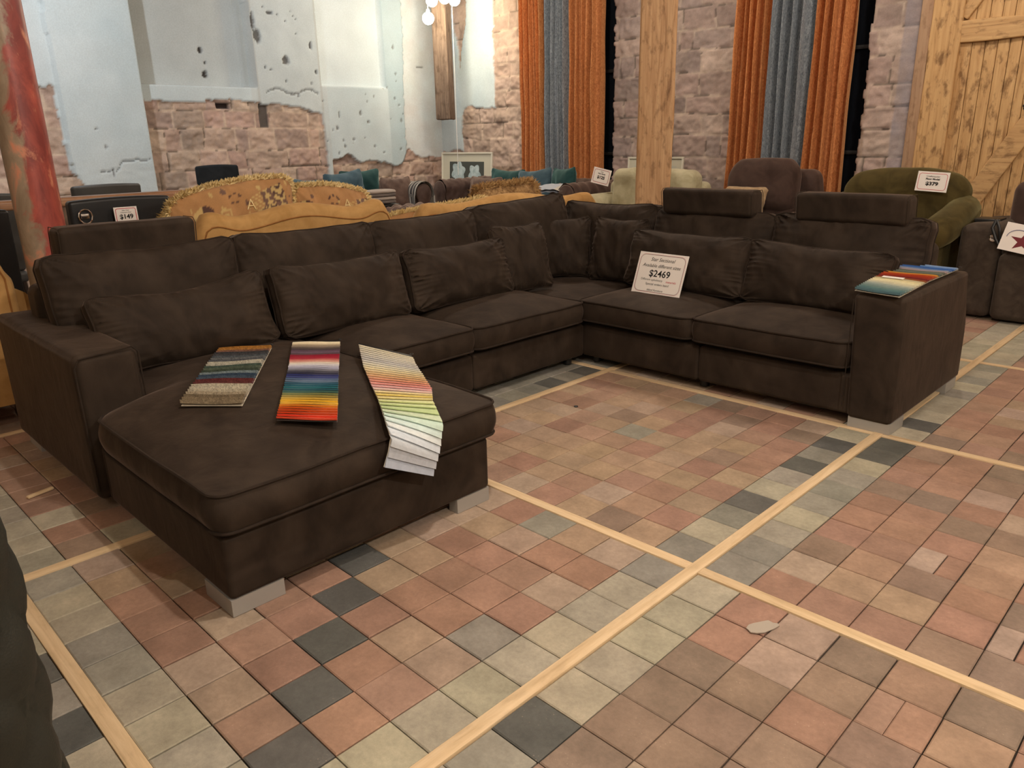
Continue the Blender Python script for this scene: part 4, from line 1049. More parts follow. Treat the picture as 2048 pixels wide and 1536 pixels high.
# ================================================================== FRAMED PICTURES
def picture(name, label, x0, x1, z0, z1, y, lean, art, fw=.022, matw=.14):
    w_, h_ = x1 - x0, z1 - z0
    o = thing(name, label, 'picture', (0, 0, 0))
    o.matrix_world = T((x0 + x1) / 2, y, z0) @ rot('X', -lean)
    FR = bpy.data.materials.get('cream_frame') or plain('cream_frame', (.62, .60, .50), .4)
    m = M()
    m.box(-w_ / 2, w_ / 2, -.02, .01, 0, fw, .004, 2); m.box(-w_ / 2, w_ / 2, -.02, .01, h_ - fw, h_, .004, 2)
    m.box(-w_ / 2, -w_ / 2 + fw, -.0195, .0095, fw * .5, h_ - fw * .5, .004, 2); m.box(w_ / 2 - fw, w_ / 2, -.0195, .0095, fw * .5, h_ - fw * .5, .004, 2)
    m.build('frame', FR, o)
    m = M(); m.box(-w_ / 2 + .01, w_ / 2 - .01, -.004, .006, .01, h_ - .01, 0); mo = m.build('mount', plain('cream_mount', (.56, .54, .43), .6), o, smooth=False)
    art(o, w_, h_)
    return o
def flower_art(o, w_, h_):
    x0, x1, z0, z1 = -w_ / 2 + .17, w_ / 2 - .17, h_ - .78, h_ - .125
    m = M(); m.box(x0, x1, -.0055, -.003, z0, z1, 0); m.build('print', plain('dark_print', (.055, .065, .058), .5), o, smooth=False)
    PET = fabric('pale_blue_petals', (.32, .42, .44), (.52, .62, .63), 12, .6, 0)
    def petals(cx, cz, r, ns, a0):
        m = M()
        for k_ in range(ns):
            a = a0 + k_ * 2 * PI / ns; P = []
            for j in range(17):
                t = j / 16 * 2 * PI; px_ = r * .50 + r * .50 * math.cos(t); pz_ = r * .36 * math.sin(t) * (1.15 - .3 * math.cos(t))
                X = cx + px_ * math.cos(a) - pz_ * math.sin(a); Z = cz + px_ * math.sin(a) + pz_ * math.cos(a)
                X = max(x0, min(x1, X)); Z = max(z0, min(z1, Z)); P.append((X, -.0062 - .0003 * k_, Z))
            m.add(P + [(cx, -.0062 - .0003 * k_, cz)], [(j, j + 1, 17) for j in range(16)])
        return m
    petals(-.17, h_ - .27, .155, 6, .3).build('flower', PET, o, smooth=False)
    petals(.17, h_ - .29, .14, 5, 1.0).build('flower', PET, o, smooth=False)
def blank_art(o, w_, h_):
    m = M(); m.box(-w_ / 2 + .09, w_ / 2 - .09, -.0055, -.003, .3, h_ - .10, 0); m.build('print', plain('pale_print', (.50, .50, .42), .5), o, smooth=False)
picture('framed_picture', 'cream framed picture of pale blue flowers standing behind the tufted sofa', -7.66, -6.60, 0, 1.245, 5.44, .06, flower_art)
picture('framed_picture', 'pale framed picture standing against the stone wall, half behind pine post', -4.58, -3.80, 0, 1.17, 5.80, .06, blank_art)

# ================================================================== YELLOW CAMELBACK SOFAS
def camel_profile(x, hw, base, crest, shoulders):
    a = abs(x) / hw
    return base + crest * math.cos(min(1, a / .62) * PI / 2) ** 2 * (1 if a < .62 else 0) + shoulders * (math.exp(-((a - .80) / .13) ** 2)) - .16 * sstep(.86, 1.0, a) * (a > .86)
def wavy_panel(hw, zf, y0, y1, z0, bev=.03, n=44):
    """upholstered back: plan along x, top edge follows zf(x), soft rounded top"""
    m = M(); prof = []
    for i in range(n + 1): prof.append((-hw + 2 * hw * i / n))
    K_ = 8
    def ring(j):   # j from 0 (front bottom) over the top to the back bottom
        return j
    cols = []
    for x in prof:
        zt = zf(x); ex = max(0, 1 - (hw - abs(x)) / bev); ins = bev * (1 - math.sqrt(max(0, 1 - ex * ex)))
        yy0, yy1 = y0 + ins, y1 - ins; r = (yy1 - yy0) / 2; cy = (yy0 + yy1) / 2
        c = [(x, yy0, z0), (x, yy0, lerp(z0, zt - r, .5)), (x, yy0, zt - r)]
        for k_ in range(1, K_): a = PI * k_ / K_; c.append((x, cy - r * math.cos(a), zt - r + r * math.sin(a)))
        c += [(x, yy1, zt - r), (x, yy1, lerp(z0, zt - r, .5)), (x, yy1, z0)]
        cols.append(c)
    vs = [p for c in cols for p in c]; L = len(cols[0])
    fs = [(i * L + j, (i + 1) * L + j, (i + 1) * L + j + 1, i * L + j + 1) for i in range(n) for j in range(L - 1)]
    fs += [tuple(range(L)), tuple(n * L + j for j in reversed(range(L)))]
    m.add(vs, fs); return m
def camel_sofa(label, loc, rz, w_, top, crest=.07, sh=.03, group=None, depth=.88, arms=True, name='camelback_sofa', cat='sofa'):
    o = thing(name, label, cat, loc, rz, group); hw = w_ / 2
    zf = lambda x: camel_profile(x, hw, top - crest, crest, sh)
    wavy_panel(hw, zf, depth / 2 - .16, depth / 2, .12).build('backrest', MUSTARD, o, sharp=70)
    p = M(); y = depth / 2 + .001
    p.tube([(x, y, zf(x) - .085) for x in [-hw * .93 + 2 * hw * .93 * i / 40 for i in range(41)]], .005, 6); p.tube([(-hw * .93, y, zf(-hw * .93) - .085), (-hw * .93, y, .14)], .005, 6)
    pr_ = [(x, y, zf(x) - .085) for x in [-hw * .93 + 2 * hw * .93 * i / 40 for i in range(41)]]
    p = M(); p.tube([(-hw * .93, y, .14)] + pr_ + [(hw * .93, y, .14)], .005, 6); p.build('piping', MUSTPIPE, o)
    m = M(); m.box(-hw + .02, hw - .02, -depth / 2 + .04, depth / 2 - .1, .12, .32, .03, 3, 4); m.build('base', MUSTARD, o)
    if arms:
        for s in (-1, 1):
            m = M(); m.box(s * hw - .09, s * hw + .09 if False else s * hw + .09, -depth / 2, depth / 2 - .14, .12, .56, .05, 3, 4)
            m.tube([(s * hw, -depth / 2 - .005, .57), (s * hw, -depth / 4, .585), (s * hw, depth / 2 - .15, .60)], .10, 16); m.build('armrest', MUSTARD, o)
    n = 2 if w_ > 1.3 else 1
    for k_ in range(n):
        a = -hw + .1 + (w_ - .2) * k_ / n; seat_cushion(a, a + (w_ - .2) / n - .01, -depth / 2 + .02, depth / 2 - .17, .33, .46, .02, .04, o, None, k_, None, mat=MUSTARD, pmat=MUSTPIPE, nu=14)
    for sx in (-1, 1):
        for sy in (-1, 1):
            m = M(); m.lathe([(.022, 0), (.034, .05), (.028, .12)], 12, T(sx * (hw - .08), sy * (depth / 2 - .08), 0)); m.build('leg', DARKW, o)
    return o
# local +y is the back.  rz=-90deg turns the back towards +x (the viewer)
GY = 'mustard camelback seating'
camel_sofa('mustard camelback loveseat seen from behind, below the two tapestry cushions', (-3.80, .675, 0), -PI / 2, 1.52, 1.03, .055, .04, GY, .80)
camel_sofa('long mustard camelback sofa seen from behind, brown fringed pillow on top', (-3.765, 2.705, 0), -PI / 2 - .199, 1.93, .975, .055, .02, GY, .86)
camel_sofa('mustard camelback armchair at the left edge, left of red column', (-3.80, -1.62, 0), -PI / 2, 1.14, .98, .05, .03, GY, .85, name='camelback_armchair', cat='armchair')

# ---- tapestry cushions with fringe
def tap_col(w_, h_, seed):
    base = (.43, .235, .10)
    def f(x, z):
        c = tuple(v * (1 + .10 * nz(x * 14, z * 14, seed)) for v in base)
        dark, crm, pl = (.10, .055, .045), (.55, .40, .17), (.17, .10, .075)
        # quartered shield
        sx, sz = x - .23, z - (h_ - .150)
        rx, rz = sx * .96 + sz * .25, -sx * .25 + sz * .96
        if -.13 < rx < .13 and -.09 < rz < .09:
            i = int((rx + .13) / .087); j = int((rz + .09) / .09)
            if (i, j) in ((0, 1),): return crm if math.sin((rx + rz) * 180) > .2 else base
            if (i + j) % 2 == 0:
                return pl if not (abs(rx - (-.13 + .087 * (i + .5))) < .014 + .012 * math.sin(rz * 150) and abs(rz) < .2) else crm
            return crm if math.sin(rz * 130 + 2 * math.sin(rx * 80)) > -.3 else dark
        # left crest and leaf
        sx, sz = x + .24, z - (h_ - .14)
        if math.hypot(sx * .8, sz) < .055: return dark if sx > 0 else crm
        sx, sz = x + .27, z - (h_ - .27)
        if abs(sx) < .085 and -.10 < sz < .10 and (abs(sx) < .006 or (math.sin((sz - abs(sx) * 1.1) * 190) > .1 and abs(sx) < .085 * (1 - (sz + .1) / .22))): return crm
        # scrolls and squares
        sx, sz = x + .10, z - (h_ - .17)
        q1 = max(abs(sx), abs(sz))
        if .028 < q1 < .038 or q1 < .014: return crm
        sx, sz = x + .02, z - (h_ - .085); q2 = math.hypot(sx, sz * 1.4)
        if .030 < q2 < .045 and math.sin(math.atan2(sz, sx) * 5) > -.2: return dark
        sx, sz = x - .40, z - h_ * .5
        if .02 < max(abs(sx) * 1.2, abs(sz)) < .032: return pl
        if nz(x * 21 + 9, z * 21, seed) > .56: return crm
        if nz(x * 17 + 3, z * 19, seed + 4) > .58: return pl
        return c
    return f
def fringed(label, w_, h_, t_, loc, rz, lean, seed, fm_=None, flen=.055, dens=7000, mat=None, group='fringed cushions on the mustard sofas', letter=True, top_bulge=0, ear=.0, roll=0, slump=0):
    colf = tap_col(w_, h_, seed)
    m, rims = cushion(w_, h_, t_, edge=.02, ear=ear, sag=-top_bulge, slump=slump, seed=seed, pleat=.003, nu=96 if mat is None else 30, nv=60 if mat is None else 24, colf=colf if mat is None else None)
    o = m.build('fringed_cushion', mat or TAPES, sharp=70); o.location = loc
    o.rotation_euler = (Matrix.Rotation(rz, 3, 'Z') @ Matrix.Rotation(lean, 3, 'X') @ Matrix.Rotation(roll, 3, 'Y')).to_euler(); tag(o, label, 'cushion', group)
    fr = M(); q = random.Random(int(seed * 10)); P = rims[-1]; n = len(P); c = Vector((0, 0, h_ / 2))
    L = [Vector(P[i]) for i in range(n)]; cum = [0]
    for i in range(n): cum.append(cum[-1] + (L[(i + 1) % n] - L[i]).length)
    import bisect
    for k_ in range(dens):
        d = q.uniform(0, cum[-1]); i = min(n - 1, bisect.bisect_right(cum, d) - 1); f = (d - cum[i]) / (cum[i + 1] - cum[i] + 1e-9)
        p = L[i].lerp(L[(i + 1) % n], f); p = Vector((p.x, q.uniform(-.022, .022), p.z))
        if p.z < h_ * .25: continue
        tg = (L[(i + 1) % n] - L[i]).normalized(); out = Vector((tg.z, 0, -tg.x))
        if out.dot(p - c) < 0: out = -out
        dr = (out * q.uniform(.5, 1) + Vector((q.uniform(-.6, .6), q.uniform(-.8, .8), q.uniform(-.5, .3)))).normalized() * flen * q.uniform(.5, 1)
        s_ = dr.cross(Vector((q.random(), q.random(), q.random()))).normalized() * .0055; u_ = dr.cross(s_).normalized() * .0055
        fr.add([p + s_, p - s_ * .5 + u_, p - s_ * .5 - u_, p + dr * .6 + s_ * 1.2 + Vector((0, 0, -.003)), p + dr + Vector((0, 0, -.006))], [(0, 1, 3), (1, 2, 3), (2, 0, 3), (3, 1, 4), (3, 2, 4), (0, 3, 4)])
    fo = fr.build('fringe', fm_ or FRINGE, o, smooth=False); fo['kind'] = 'stuff'; fo['label'] = 'shaggy yarn fringe'
    if letter and mat is None:
        t = text_mesh('A', .10, FRINGE, o, .075, h_ - .095, -t_ / 2 - .004, 0, -.0012, name='woven_letter')
    return o
FX = -3.70
fringed('large tapestry cushion with cream fringe and woven letter A, left loveseat end', .86, .62, .20, (FX, .345, .50), PI / 2, -.04, 1.3, top_bulge=.05, ear=.02, slump=.055)
fringed('tapestry cushion with cream fringe behind the right half of the loveseat', .62, .57, .18, (FX, 1.09, .50), PI / 2, -.04, 2.3, top_bulge=.035, slump=-.035)
fringed('small corner of a fringed tapestry cushion at the left end, beside headrest', .30, .42, .14, (-3.92, .10, .56), PI / 2 - .3, -.05, 3.3, dens=1800, letter=False)
fringed('low tapestry cushion with cream fringe left on the second mustard sofa', 1.0, .40, .16, (-3.76, 2.18, .485), PI / 2 - .199, -.03, 4.3, roll=-.10, dens=4200, letter=False)
SHAG = fabric('brown_shag', (.20, .11, .045), (.46, .30, .14), 30, .9, .2, bump=.6)
fringed('shaggy brown and gold fringed pillow on top of the second mustard sofa', .62, .50, .16, (-3.70, 2.90, .51), PI / 2 - .199, -.05, 5.3, FRINGE2, .085, 5200, SHAG, roll=-.05)

# ================================================================== TIMBER RAIL, BLACK AND GREY CHAIRS AT THE LEFT
ro = thing('timber_railing', 'varnished timber rail running behind the black chair backs', 'railing', (-4.95, .0, 0)); RO = (-4.95, 0, 0)
m = M(); m.box(-5.02, -4.88, -3.4, 1.5, 1.015, 1.08, .02, 3, 8); m.build('handrail', RAILW, ro, RO)
for y in (-3.0, -1.6, -.30, 1.2):
    m = M(); m.box(-5.0, -4.9, y - .06, y + .06, 0, 1.02, .008, 2); m.build('baluster_post', OLDWOOD, ro, RO)
def chair(name, label, loc, rz, w_, seat_z, back_top, mat, tilt=.12, back_h=None, curve=.0, group=None, thick=.05, legs=DARKW):
    o = thing(name, label, 'chair', loc, rz, group); hw = w_ / 2; bh = back_h or (back_top - seat_z)
    m = M(); m.box(-hw, hw, -.25, .23, seat_z - .09, seat_z, .03, 3, 6); m.build('seat', mat, o)
    m = M(); m.box(-hw, hw, -thick / 2, thick / 2, back_top - bh, back_top, .022, 4, 10, fn=lambda x, y, z: (x, y + .22 + (z - seat_z) * tilt + curve * (x / hw) ** 2 * -1, z + (.012 * (1 - (x / hw) ** 2)) * (z > back_top - .1)))
    m.build('backrest', mat, o)
    for sx in (-1, 1):
        for sy in (-1, 1):
            m = M(); m.tube([(sx * (hw - .04), sy * .2, seat_z - .08), (sx * (hw - .02), sy * .23, 0)], [.018, .013], 10); m.build('leg', legs, o)
        if bh < back_top - seat_z - .02:
            m = M(); m.tube([(sx * (hw - .06), .22, seat_z - .05), (sx * (hw - .06), .22 + (back_top - bh - seat_z) * tilt, back_top - bh + .03)], .014, 8); m.build('back_support', legs, o)
    return o
bc = chair('dining_chair', 'black leather chair seen from behind, ring pull and $149 tag on back', (-4.53, -.17, 0), -PI / 2, .64, .50, 1.085, BLKLEA, .06, thick=.09)
rp_ = M(); rp_.tube([(.24 + .040 * math.cos(a), .305 + .012, .99 + .045 * math.sin(a)) for a in [k_ * PI / 6 for k_ in range(12)]], .0045, 6, True); rp_.build('ring_pull', CHROME, bc)
rp_ = M(); rp_.box(.214, .266, .298, .312, .975, 1.008, .005, 2); rp_.build('ring_plate', CHROME, bc)
chair('dining_chair', 'black leather chair seen from behind, at the left photo edge beside column', (-4.57, -1.12, 0), -PI / 2, .62, .50, 1.06, BLKLEA, .06, thick=.09)
chair('dining_chair', 'grey leather chair with wide rounded back beyond the timber rail', (-5.95, .23, 0), -PI / 2, .54, .50, 1.115, GRYLEA, .10, curve=.05)
chair('dining_chair', 'grey leather chair back beyond the timber rail, left of the red column', (-5.95, -.72, 0), -PI / 2, .54, .50, 1.09, GRYLEA, .10, curve=.05)
chair('office_chair', 'tall black upright chair back against the lower stone wall', (-6.65, 1.52, 0), -PI / 2, .44, .50, 1.215, BLKFAB, .0, thick=.05)
sign('price_sign', 'white price tag reading $149 on the black chair back', .145, .105, (-4.178, -.175, .930), Matrix.Rotation(PI / 2, 4, 'Z') @ Matrix.Rotation(-.05, 4, 'X'),
     [('Side Chair', .011, K, 0, .083, 0, 0, 1), ('Clearance Item', .011, K, 0, .070, 0, 0, 1), ('$149', .040, K, 0, .042, 0, .0012, 1.05)], borders=((.008, .004, REDINK),))
# floor quilted armchair corner, lower left
qo = thing('quilted_armchair', 'dark quilted leather armchair corner at the lower left photo edge', 'armchair', (-.42, -2.24, 0)); QO = (-.42, -2.28, 0)
def quilt_fn(x, y, z):
    a = math.atan2(y, x); d = Vector((x, y, 0)); 
    w1 = math.sin((z * 5.2 + (x - y) * 5.5) * PI); w2_ = math.sin((z * 5.2 - (x - y) * 5.5) * PI)
    b_ = .022 * (abs(w1 * w2_) ** .5) - .01
    tp = 1 - .10 * sstep(.45, .0, z)
    n_ = d.normalized() if d.length > 0 else d
    return (x * tp + n_.x * b_ * (z < 1.0), y * tp + n_.y * b_ * (z < 1.0), z + .01 * w1 * w2_ * (z > .9))
m = M(); m.box(-.42, .42, .24, .42, .06, .98, .085, 6, 26, fn=quilt_fn); m.build('backrest', QUILT, qo, None, sharp=180)
for s_ in (-1, 1):
    m = M(); m.box(min(s_ * .26, s_ * .42), max(s_ * .26, s_ * .42), -.40, .26, .06, .70, .075, 6, 20, fn=quilt_fn); m.build('armrest', QUILT, qo, None, sharp=180)
m = M(); m.box(-.27, .27, -.38, .27, .07, .34, .02, 3, 4); m.build('base', QUILT, qo)
seat_cushion(-.255, .255, -.39, .25, .345, .47, .03, .05, qo, None, 1, None, mat=QUILT, pmat=QUILT, nu=16)
for sx in (-1, 1):
    for sy in (-1, 1):
        m = M(); m.lathe([(.02, 0), (.026, .10)], 12, T(sx * .24, sy * .24, 0)); m.build('leg', DARKW, qo)

# ================================================================== TUFTED CHESTERFIELDS
def tuft(u, v, sp=.145):
    """height of diamond tufting at plan position u, v; deep buttons, soft pleats"""
    a = (u + v) / sp; b = (u - v) / sp
    fa, fb = a - math.floor(a) - .5, b - math.floor(b) - .5
    return .030 * (math.cos(PI * fa) * math.cos(PI * fb)) ** .6 if abs(fa) < .5 and abs(fb) < .5 else 0
def chesterfield(label, loc, rz, w_, depth, h_, group, mat=CHEST):
    o = thing('chesterfield_sofa', label, 'sofa', loc, rz, group); hw = w_ / 2; hd = depth / 2; ar = .10
    m = M(); m.box(-hw + .04, hw - .04, -hd + .04, hd - .03, .08, .30, .03, 3, 4); m.build('base', mat, o)
    m = M(); L = w_ - .36
    def backf(i, j, s_=0):
        x = lerp(-L / 2 - .05, L / 2 + .05, i); t = j
        if t < .6: z = lerp(.36, h_ - ar, t / .6); y = hd - .26; d = tuft(x, z); return (x, y - d, z)
        a = (t - .6) / .4 * PI * 1.15; y = hd - .16 - .10 * math.cos(a); z = h_ - ar + .10 * math.sin(a); d = tuft(x, z + (y - hd)) * .7
        return (x, y - d * math.cos(a), z + d * math.sin(a))
    m.grid(64, 30, backf); m.box(-L / 2 - .05, L / 2 + .05, hd - .20, hd - .02, .1, h_ - ar, .02, 2, 2); m.build('tufted_backrest', mat, o, sharp=80)
    for s in (-1, 1):
        m = M()
        def armf(i, j):
            y = lerp(-hd, hd - .05, i)
            if j < .4: z = lerp(.36, h_ - ar - .03, j / .4); return (s * (hw - .22) - s * tuft(y, z), y, z)
            a = (j - .4) / .6 * PI * 1.3; r = ar + .02
            x = hw - .12 - r * math.cos(a); z = h_ - ar - .03 + r * math.sin(a); d = tuft(y, z + x) * .6
            return (s * (x - d * math.cos(a)), y, z + d * math.sin(a))
        m.grid(30, 26, armf, flip=(s > 0)); m.box(min(s * (hw - .20), s * (hw - .06)), max(s * (hw - .20), s * (hw - .06)), -hd + .01, hd - .05, .1, h_ - ar - .02, .02, 2, 2)
        m.build('tufted_armrest', mat, o, sharp=80)
        m = M(); P = []
        for k_ in range(28):
            a = -PI * .2 + k_ / 27 * PI * 1.4; P.append((s * (hw - .12) + s * (ar + .015) * math.cos(a), h_ - ar - .03 + (ar + .015) * math.sin(a)))
        P = [(s * (hw - .045), .12)] + P + [(s * (hw - .225), .12)]
        if s < 0: P = P[::-1]
        m.prism(P, -hd - .018, -hd + .012, bev=.012); m.build('scroll_front', mat, o, sharp=60)
    n = 2 if w_ < 2 else 3
    for k_ in range(n):
        a = -hw + .23 + (w_ - .46) * k_ / n; seat_cushion(a, a + (w_ - .46) / n - .008, -hd - .0, hd - .27, .31, .45, .02, .04, o, None, k_, None, mat=mat, pmat=mat, nu=12)
    for sx in (-1, 1):
        for sy in (-1, 1):
            m = M(); m.lathe([(.02, 0), (.035, .05), (.03, .09)], 12, T(sx * (hw - .1), sy * (hd - .1), 0)); m.build('leg', DARKW, o)
    return o
chesterfield('brown tufted sofa against the plaster wall, teal pillows along its back', (-6.72, 2.93, 0), PI / 2, 2.34, .95, .93, 'brown tufted chesterfield sofas')
chesterfield('brown tufted sofa below the flower picture and left curtains', (-5.52, 4.98, 0), 0, 2.40, .88, .93, 'brown tufted chesterfield sofas')
# tufted footstool
m = M(); m.box(-.36, .36, -.28, .28, .12, .74, .10, 5, 22, fn=lambda x, y, z: (x, y, z + (tuft(x, y, .16) * 1.4 if z > .55 else 0)))
to = m.build('tufted_ottoman', TAUPE, sharp=180); to.location = (-5.18, 3.10, 0); tag(to, 'tufted taupe ottoman block in front of the folded striped blanket', 'ottoman')
for sx in (-1, 1):
    for sy in (-1, 1):
        m = M(); m.lathe([(.02, 0), (.03, .125)], 10, T(sx * .27, sy * .2, 0)); m.build('leg', DARKW, to)
GP = 'velvet pillows on the tufted sofas'
def vp(mat, w_, loc, rz, lean, seed, label, h_=None, roll=0, t_=.17):
    return soft_pillow('throw_pillow', mat, None, w_, h_ or w_, t_, loc, rz, lean, label, 'pillow', GP, seed=seed, edge=.006, ear=.09, pleat=.006, sag=.015, nu=26, nv=22, roll=roll)
L2_ = PI / 2
vp(STEEL, .44, (-6.86, 2.70, .60), L2_, -.15, 1.1, 'dark steel-blue pillow at the far left of the tufted sofa row', roll=.12)
vp(STEEL, .56, (-6.78, 3.28, .60), L2_, -.12, 2.1, 'large steel-blue pillow overlapping a teal one, left tufted sofa', h_=.50, roll=-.10)
vp(TEAL, .60, (-6.98, 3.60, .60), L2_, -.05, 3.1, 'teal-green pillow behind the large steel-blue one, left tufted sofa', h_=.50, roll=-.02)
vp(TAUPE, .46, (-6.40, 3.72, .56), L2_, -.12, 4.1, 'brown velvet pillow above the folded striped blanket', h_=.46)
vp(TEAL, .62, (-5.86, 5.02, .58), 0, -.08, 5.1, 'dark teal pillow right of the flower picture', h_=.48, roll=.02)
vp(STEEL, .52, (-5.32, 4.99, .57), .1, -.10, 6.1, 'blue-teal pillow between two dark teal pillows, below grey-blue curtain', h_=.50, roll=-.10)
vp(TEAL, .46, (-4.90, 5.00, .59), -.25, -.10, 7.1, 'dark green-teal pillow at the right end, below orange curtain', h_=.50, roll=-.05)
vp(TAUPE, .54, (-6.08, 4.80, .50), .1, -.20, 8.1, 'brown velvet pillow left on the tufted sofa below the flower picture', h_=.48, roll=.02)
vp(TAUPE, .42, (-4.86, 4.66, .50), .3, -.25, 9.1, 'brown velvet pillow tilted on its corner at the right of tufted sofa', roll=.75, h_=.42)
# blankets
def stripes(c1, c2, n, jitter=0):
    def f(u, v): return c1 if math.sin(v * n * 2 * PI + jitter) > 0 else c2
    return f
BLK = attr_mat('striped_wool', .95, 200, .12, .3, 400, .003)
m = M(); cf = stripes((.36, .31, .27), (.09, .075, .07), 5)
fold = lambda i, j: (-6.02 + .02 * math.sin(j * 20), 2.0, 0)
def folded(i, j, k0):
    x = lerp(0, .34, i); t = j
    y = lerp(-.0, .24, t); return (x, y, k0)
bo = thing('folded_blanket', 'folded grey and taupe striped blanket on a dark shelf box', 'blanket', (-5.72, 2.92, .775))
for k_ in range(4):
    m = M(); m.box(-.12, .12, -.17, .17, .002 + k_ * .036, .036 + k_ * .036, .016, 3, 6, fn=lambda x, y, z: (x + .006 * nz(y * 9, z * 20), y, z + .005 * nz(x * 9, y * 9)), col=(.40, .35, .31) if k_ % 2 else (.15, .13, .12)); m.build('fold', BLK, bo)
m = M(); m.box(-.135, .135, -.22, .22, 0, .12, .01, 2); sb = m.build('storage_box', BLACKPL); sb.location = (-5.72, 2.90, .65); tag(sb, 'black box on a stand under the folded striped blanket', 'box')
st = thing('side_table', 'small dark stand under the black box beside the tufted ottoman', 'table', (-5.72, 2.90, 0))
m = M(); m.box(-.15, .15, -.24, .24, .62, .648, .005, 2); m.build('tabletop', DARKW, st)
for sx in (-1, 1):
    for sy in (-1, 1):
        m = M(); m.tube([(sx * .12, sy * .20, .625), (sx * .13, sy * .21, 0)], .014, 8); m.build('leg', DARKW, st)
# striped throw over the arm of the left chesterfield
def drape(i, j):
    # i along the arm (x), j across it
    a = (j - .5) * 2; y0 = 3.98; r = .145
    if abs(a) < .55: an = a / .55 * PI * .5; return (lerp(-6.62, -6.22, i) + .01 * nz(i * 8, j * 5), y0 + r * math.sin(an), .80 + r * math.cos(an) + .008 * nz(i * 6, j * 9, 2))
    d = (abs(a) - .55) / .45; return (lerp(-6.62, -6.22, i) + .015 * nz(i * 8, j * 5), y0 + math.copysign(r + .01 * math.sin(i * 14), a), .80 - d * .28)
m = M(); m.grid(28, 44, drape, col=lambda i, j: (.46, .43, .37) if math.sin(i * 46) > .15 else (.06, .055, .055))
m.grid(28, 44, lambda i, j: tuple(Vector(drape(i, j)) + Vector((0, 0, -.008))), flip=True, col=lambda i, j: (.2, .19, .17))
tag(m.build('throw_blanket', BLK, sharp=180), 'cream and black striped throw draped over the tufted sofa arm', 'blanket')
m = M(); m.grid(20, 14, lambda i, j: (lerp(-4.92, -4.48, i), lerp(4.52, 4.86, j), .86 + .05 * math.sin(j * 2.4) - .05 * (i - .5) ** 2 + .014 * nz(i * 5, j * 5)), col=lambda i, j: (.42, .46, .52) if i < .7 else (.50, .48, .42))
m.grid(20, 14, lambda i, j: (lerp(-4.92, -4.48, i), lerp(4.52, 4.86, j), .83 + .05 * math.sin(j * 2.4) - .05 * (i - .5) ** 2 + .014 * nz(i * 5, j * 5)), flip=True, col=(.3, .32, .36))
tag(m.build('throw_blanket', BLK, sharp=180), 'pale grey-blue throw bunched beside the tilted brown pillow', 'blanket')

# ================================================================== CREAM CHAIR, BROWN RECLINER, GREEN CHAIR, DARK RECLINER
def sb_(par, name, mat, a, r=.06, n=8, fn=None, label=None, seg=5):
    m = M(); m.box(*a, r, seg, n, fn=fn); return m.build(name, mat, par, None, label=label, sharp=70)
def puff(am, sx_, sz_, sd):
    return lambda x, y, z: (x + .006 * nz(z * 5, y * 4, sd), y - am * math.cos(max(-1, min(1, x / sx_)) * PI / 2) * 1.0 + .010 * nz(x * 5, z * 5, sd), z + .006 * nz(x * 6, y * 6, sd + 2))
cc = thing('cream_loveseat', 'sage cream upholstered chair with loose back cushion behind the pine post', 'armchair', (-3.42, 4.58, 0))
sb_(cc, 'base', CREAM, (-.68, .68, -.40, .36, .08, .34), .04)
sb_(cc, 'backrest', CREAM, (-.66, .52, .24, .44, .10, .96), .07)
sb_(cc, 'back_cushion', CREAM, (-.47, .52, .02, .27, .47, 1.10), .09, 14, lambda x, y, z: (x + .012 * nz(z * 6, 1) + (.03 * (z - .7)), y - .05 * math.cos(x / .55 * PI / 2) + .022 * nz(x * 7, z * 7), z - .03 * (x / .55) ** 2 - .01 * x + .01 * nz(x * 8, 3)))
seat_cushion(-.46, .46, -.42, .06, .35, .52, .03, .06, cc, None, 2, None, mat=CREAM, pmat=CREAM, nu=16)
for s in (-1, 1):
    m = M(); m.box(min(s * .46, s * .70), max(s * .46, s * .70), -.42, .30, .10, .72, .05, 4, 5); m.tube([(s * .585, -.425, .70), (s * .585, -.1, .71), (s * .585, .30, .72)], [.125, .125, .12], 18); m.build('armrest', CREAM, cc)
for sx in (-1, 1):
    for sy in (-1, 1):
        m = M(); m.lathe([(.02, 0), (.03, .09)], 10, T(sx * .6, sy * .33, 0)); m.build('leg', DARKW, cc)
sign('price_sign', 'small white price tag reading $125 on the cream chair back', .22, .165, (-4.045, 4.62, .925), Matrix.Rotation(.12, 4, 'Z') @ Matrix.Rotation(.20, 4, 'Y') @ Matrix.Rotation(-.12, 4, 'X'),
     [('Chair', .016, K, 0, .128, 0, 0, 1), ('Floor Model', .017, K, 0, .108, 0, .0006, 1.05), ('$125', .042, K, 0, .070, 0, .0018, 1.1)], borders=((.014, .003, REDINK), (.019, .0018, GREYINK)))

br = thing('recliner', 'dark brown microfibre recliner with beige pillow, below right curtains', 'recliner', (-2.50, 5.27, 0))
sb_(br, 'base', RECLB, (-.50, .50, -.42, .40, .06, .40), .04)
sb_(br, 'seat', RECLB, (-.30, .30, -.46, .16, .38, .54), .07)
sb_(br, 'backrest', RECLB, (-.54, .48, .16, .42, .25, 1.06), .10, 8, lambda x, y, z: (x * (1 - .10 * sstep(.7, 1.06, z)), y + .04 * (z - .3), z))
sb_(br, 'headrest_cushion', RECLB, (-.41, .33, -.06, .20, .66, 1.175), .11, 14, lambda x, y, z: (x * (1 - .12 * sstep(1.0, 1.165, z)), y + .08 * (z - .7) - .04 * math.cos(x / .4 * PI / 2) + .010 * nz(x * 7, z * 6), z - .02 * (x / .4) ** 2))
sb_(br, 'lumbar_cushion', RECLB, (-.33, .33, -.04, .20, .46, .74), .09, 10, puff(.02, .35, 1, 3))
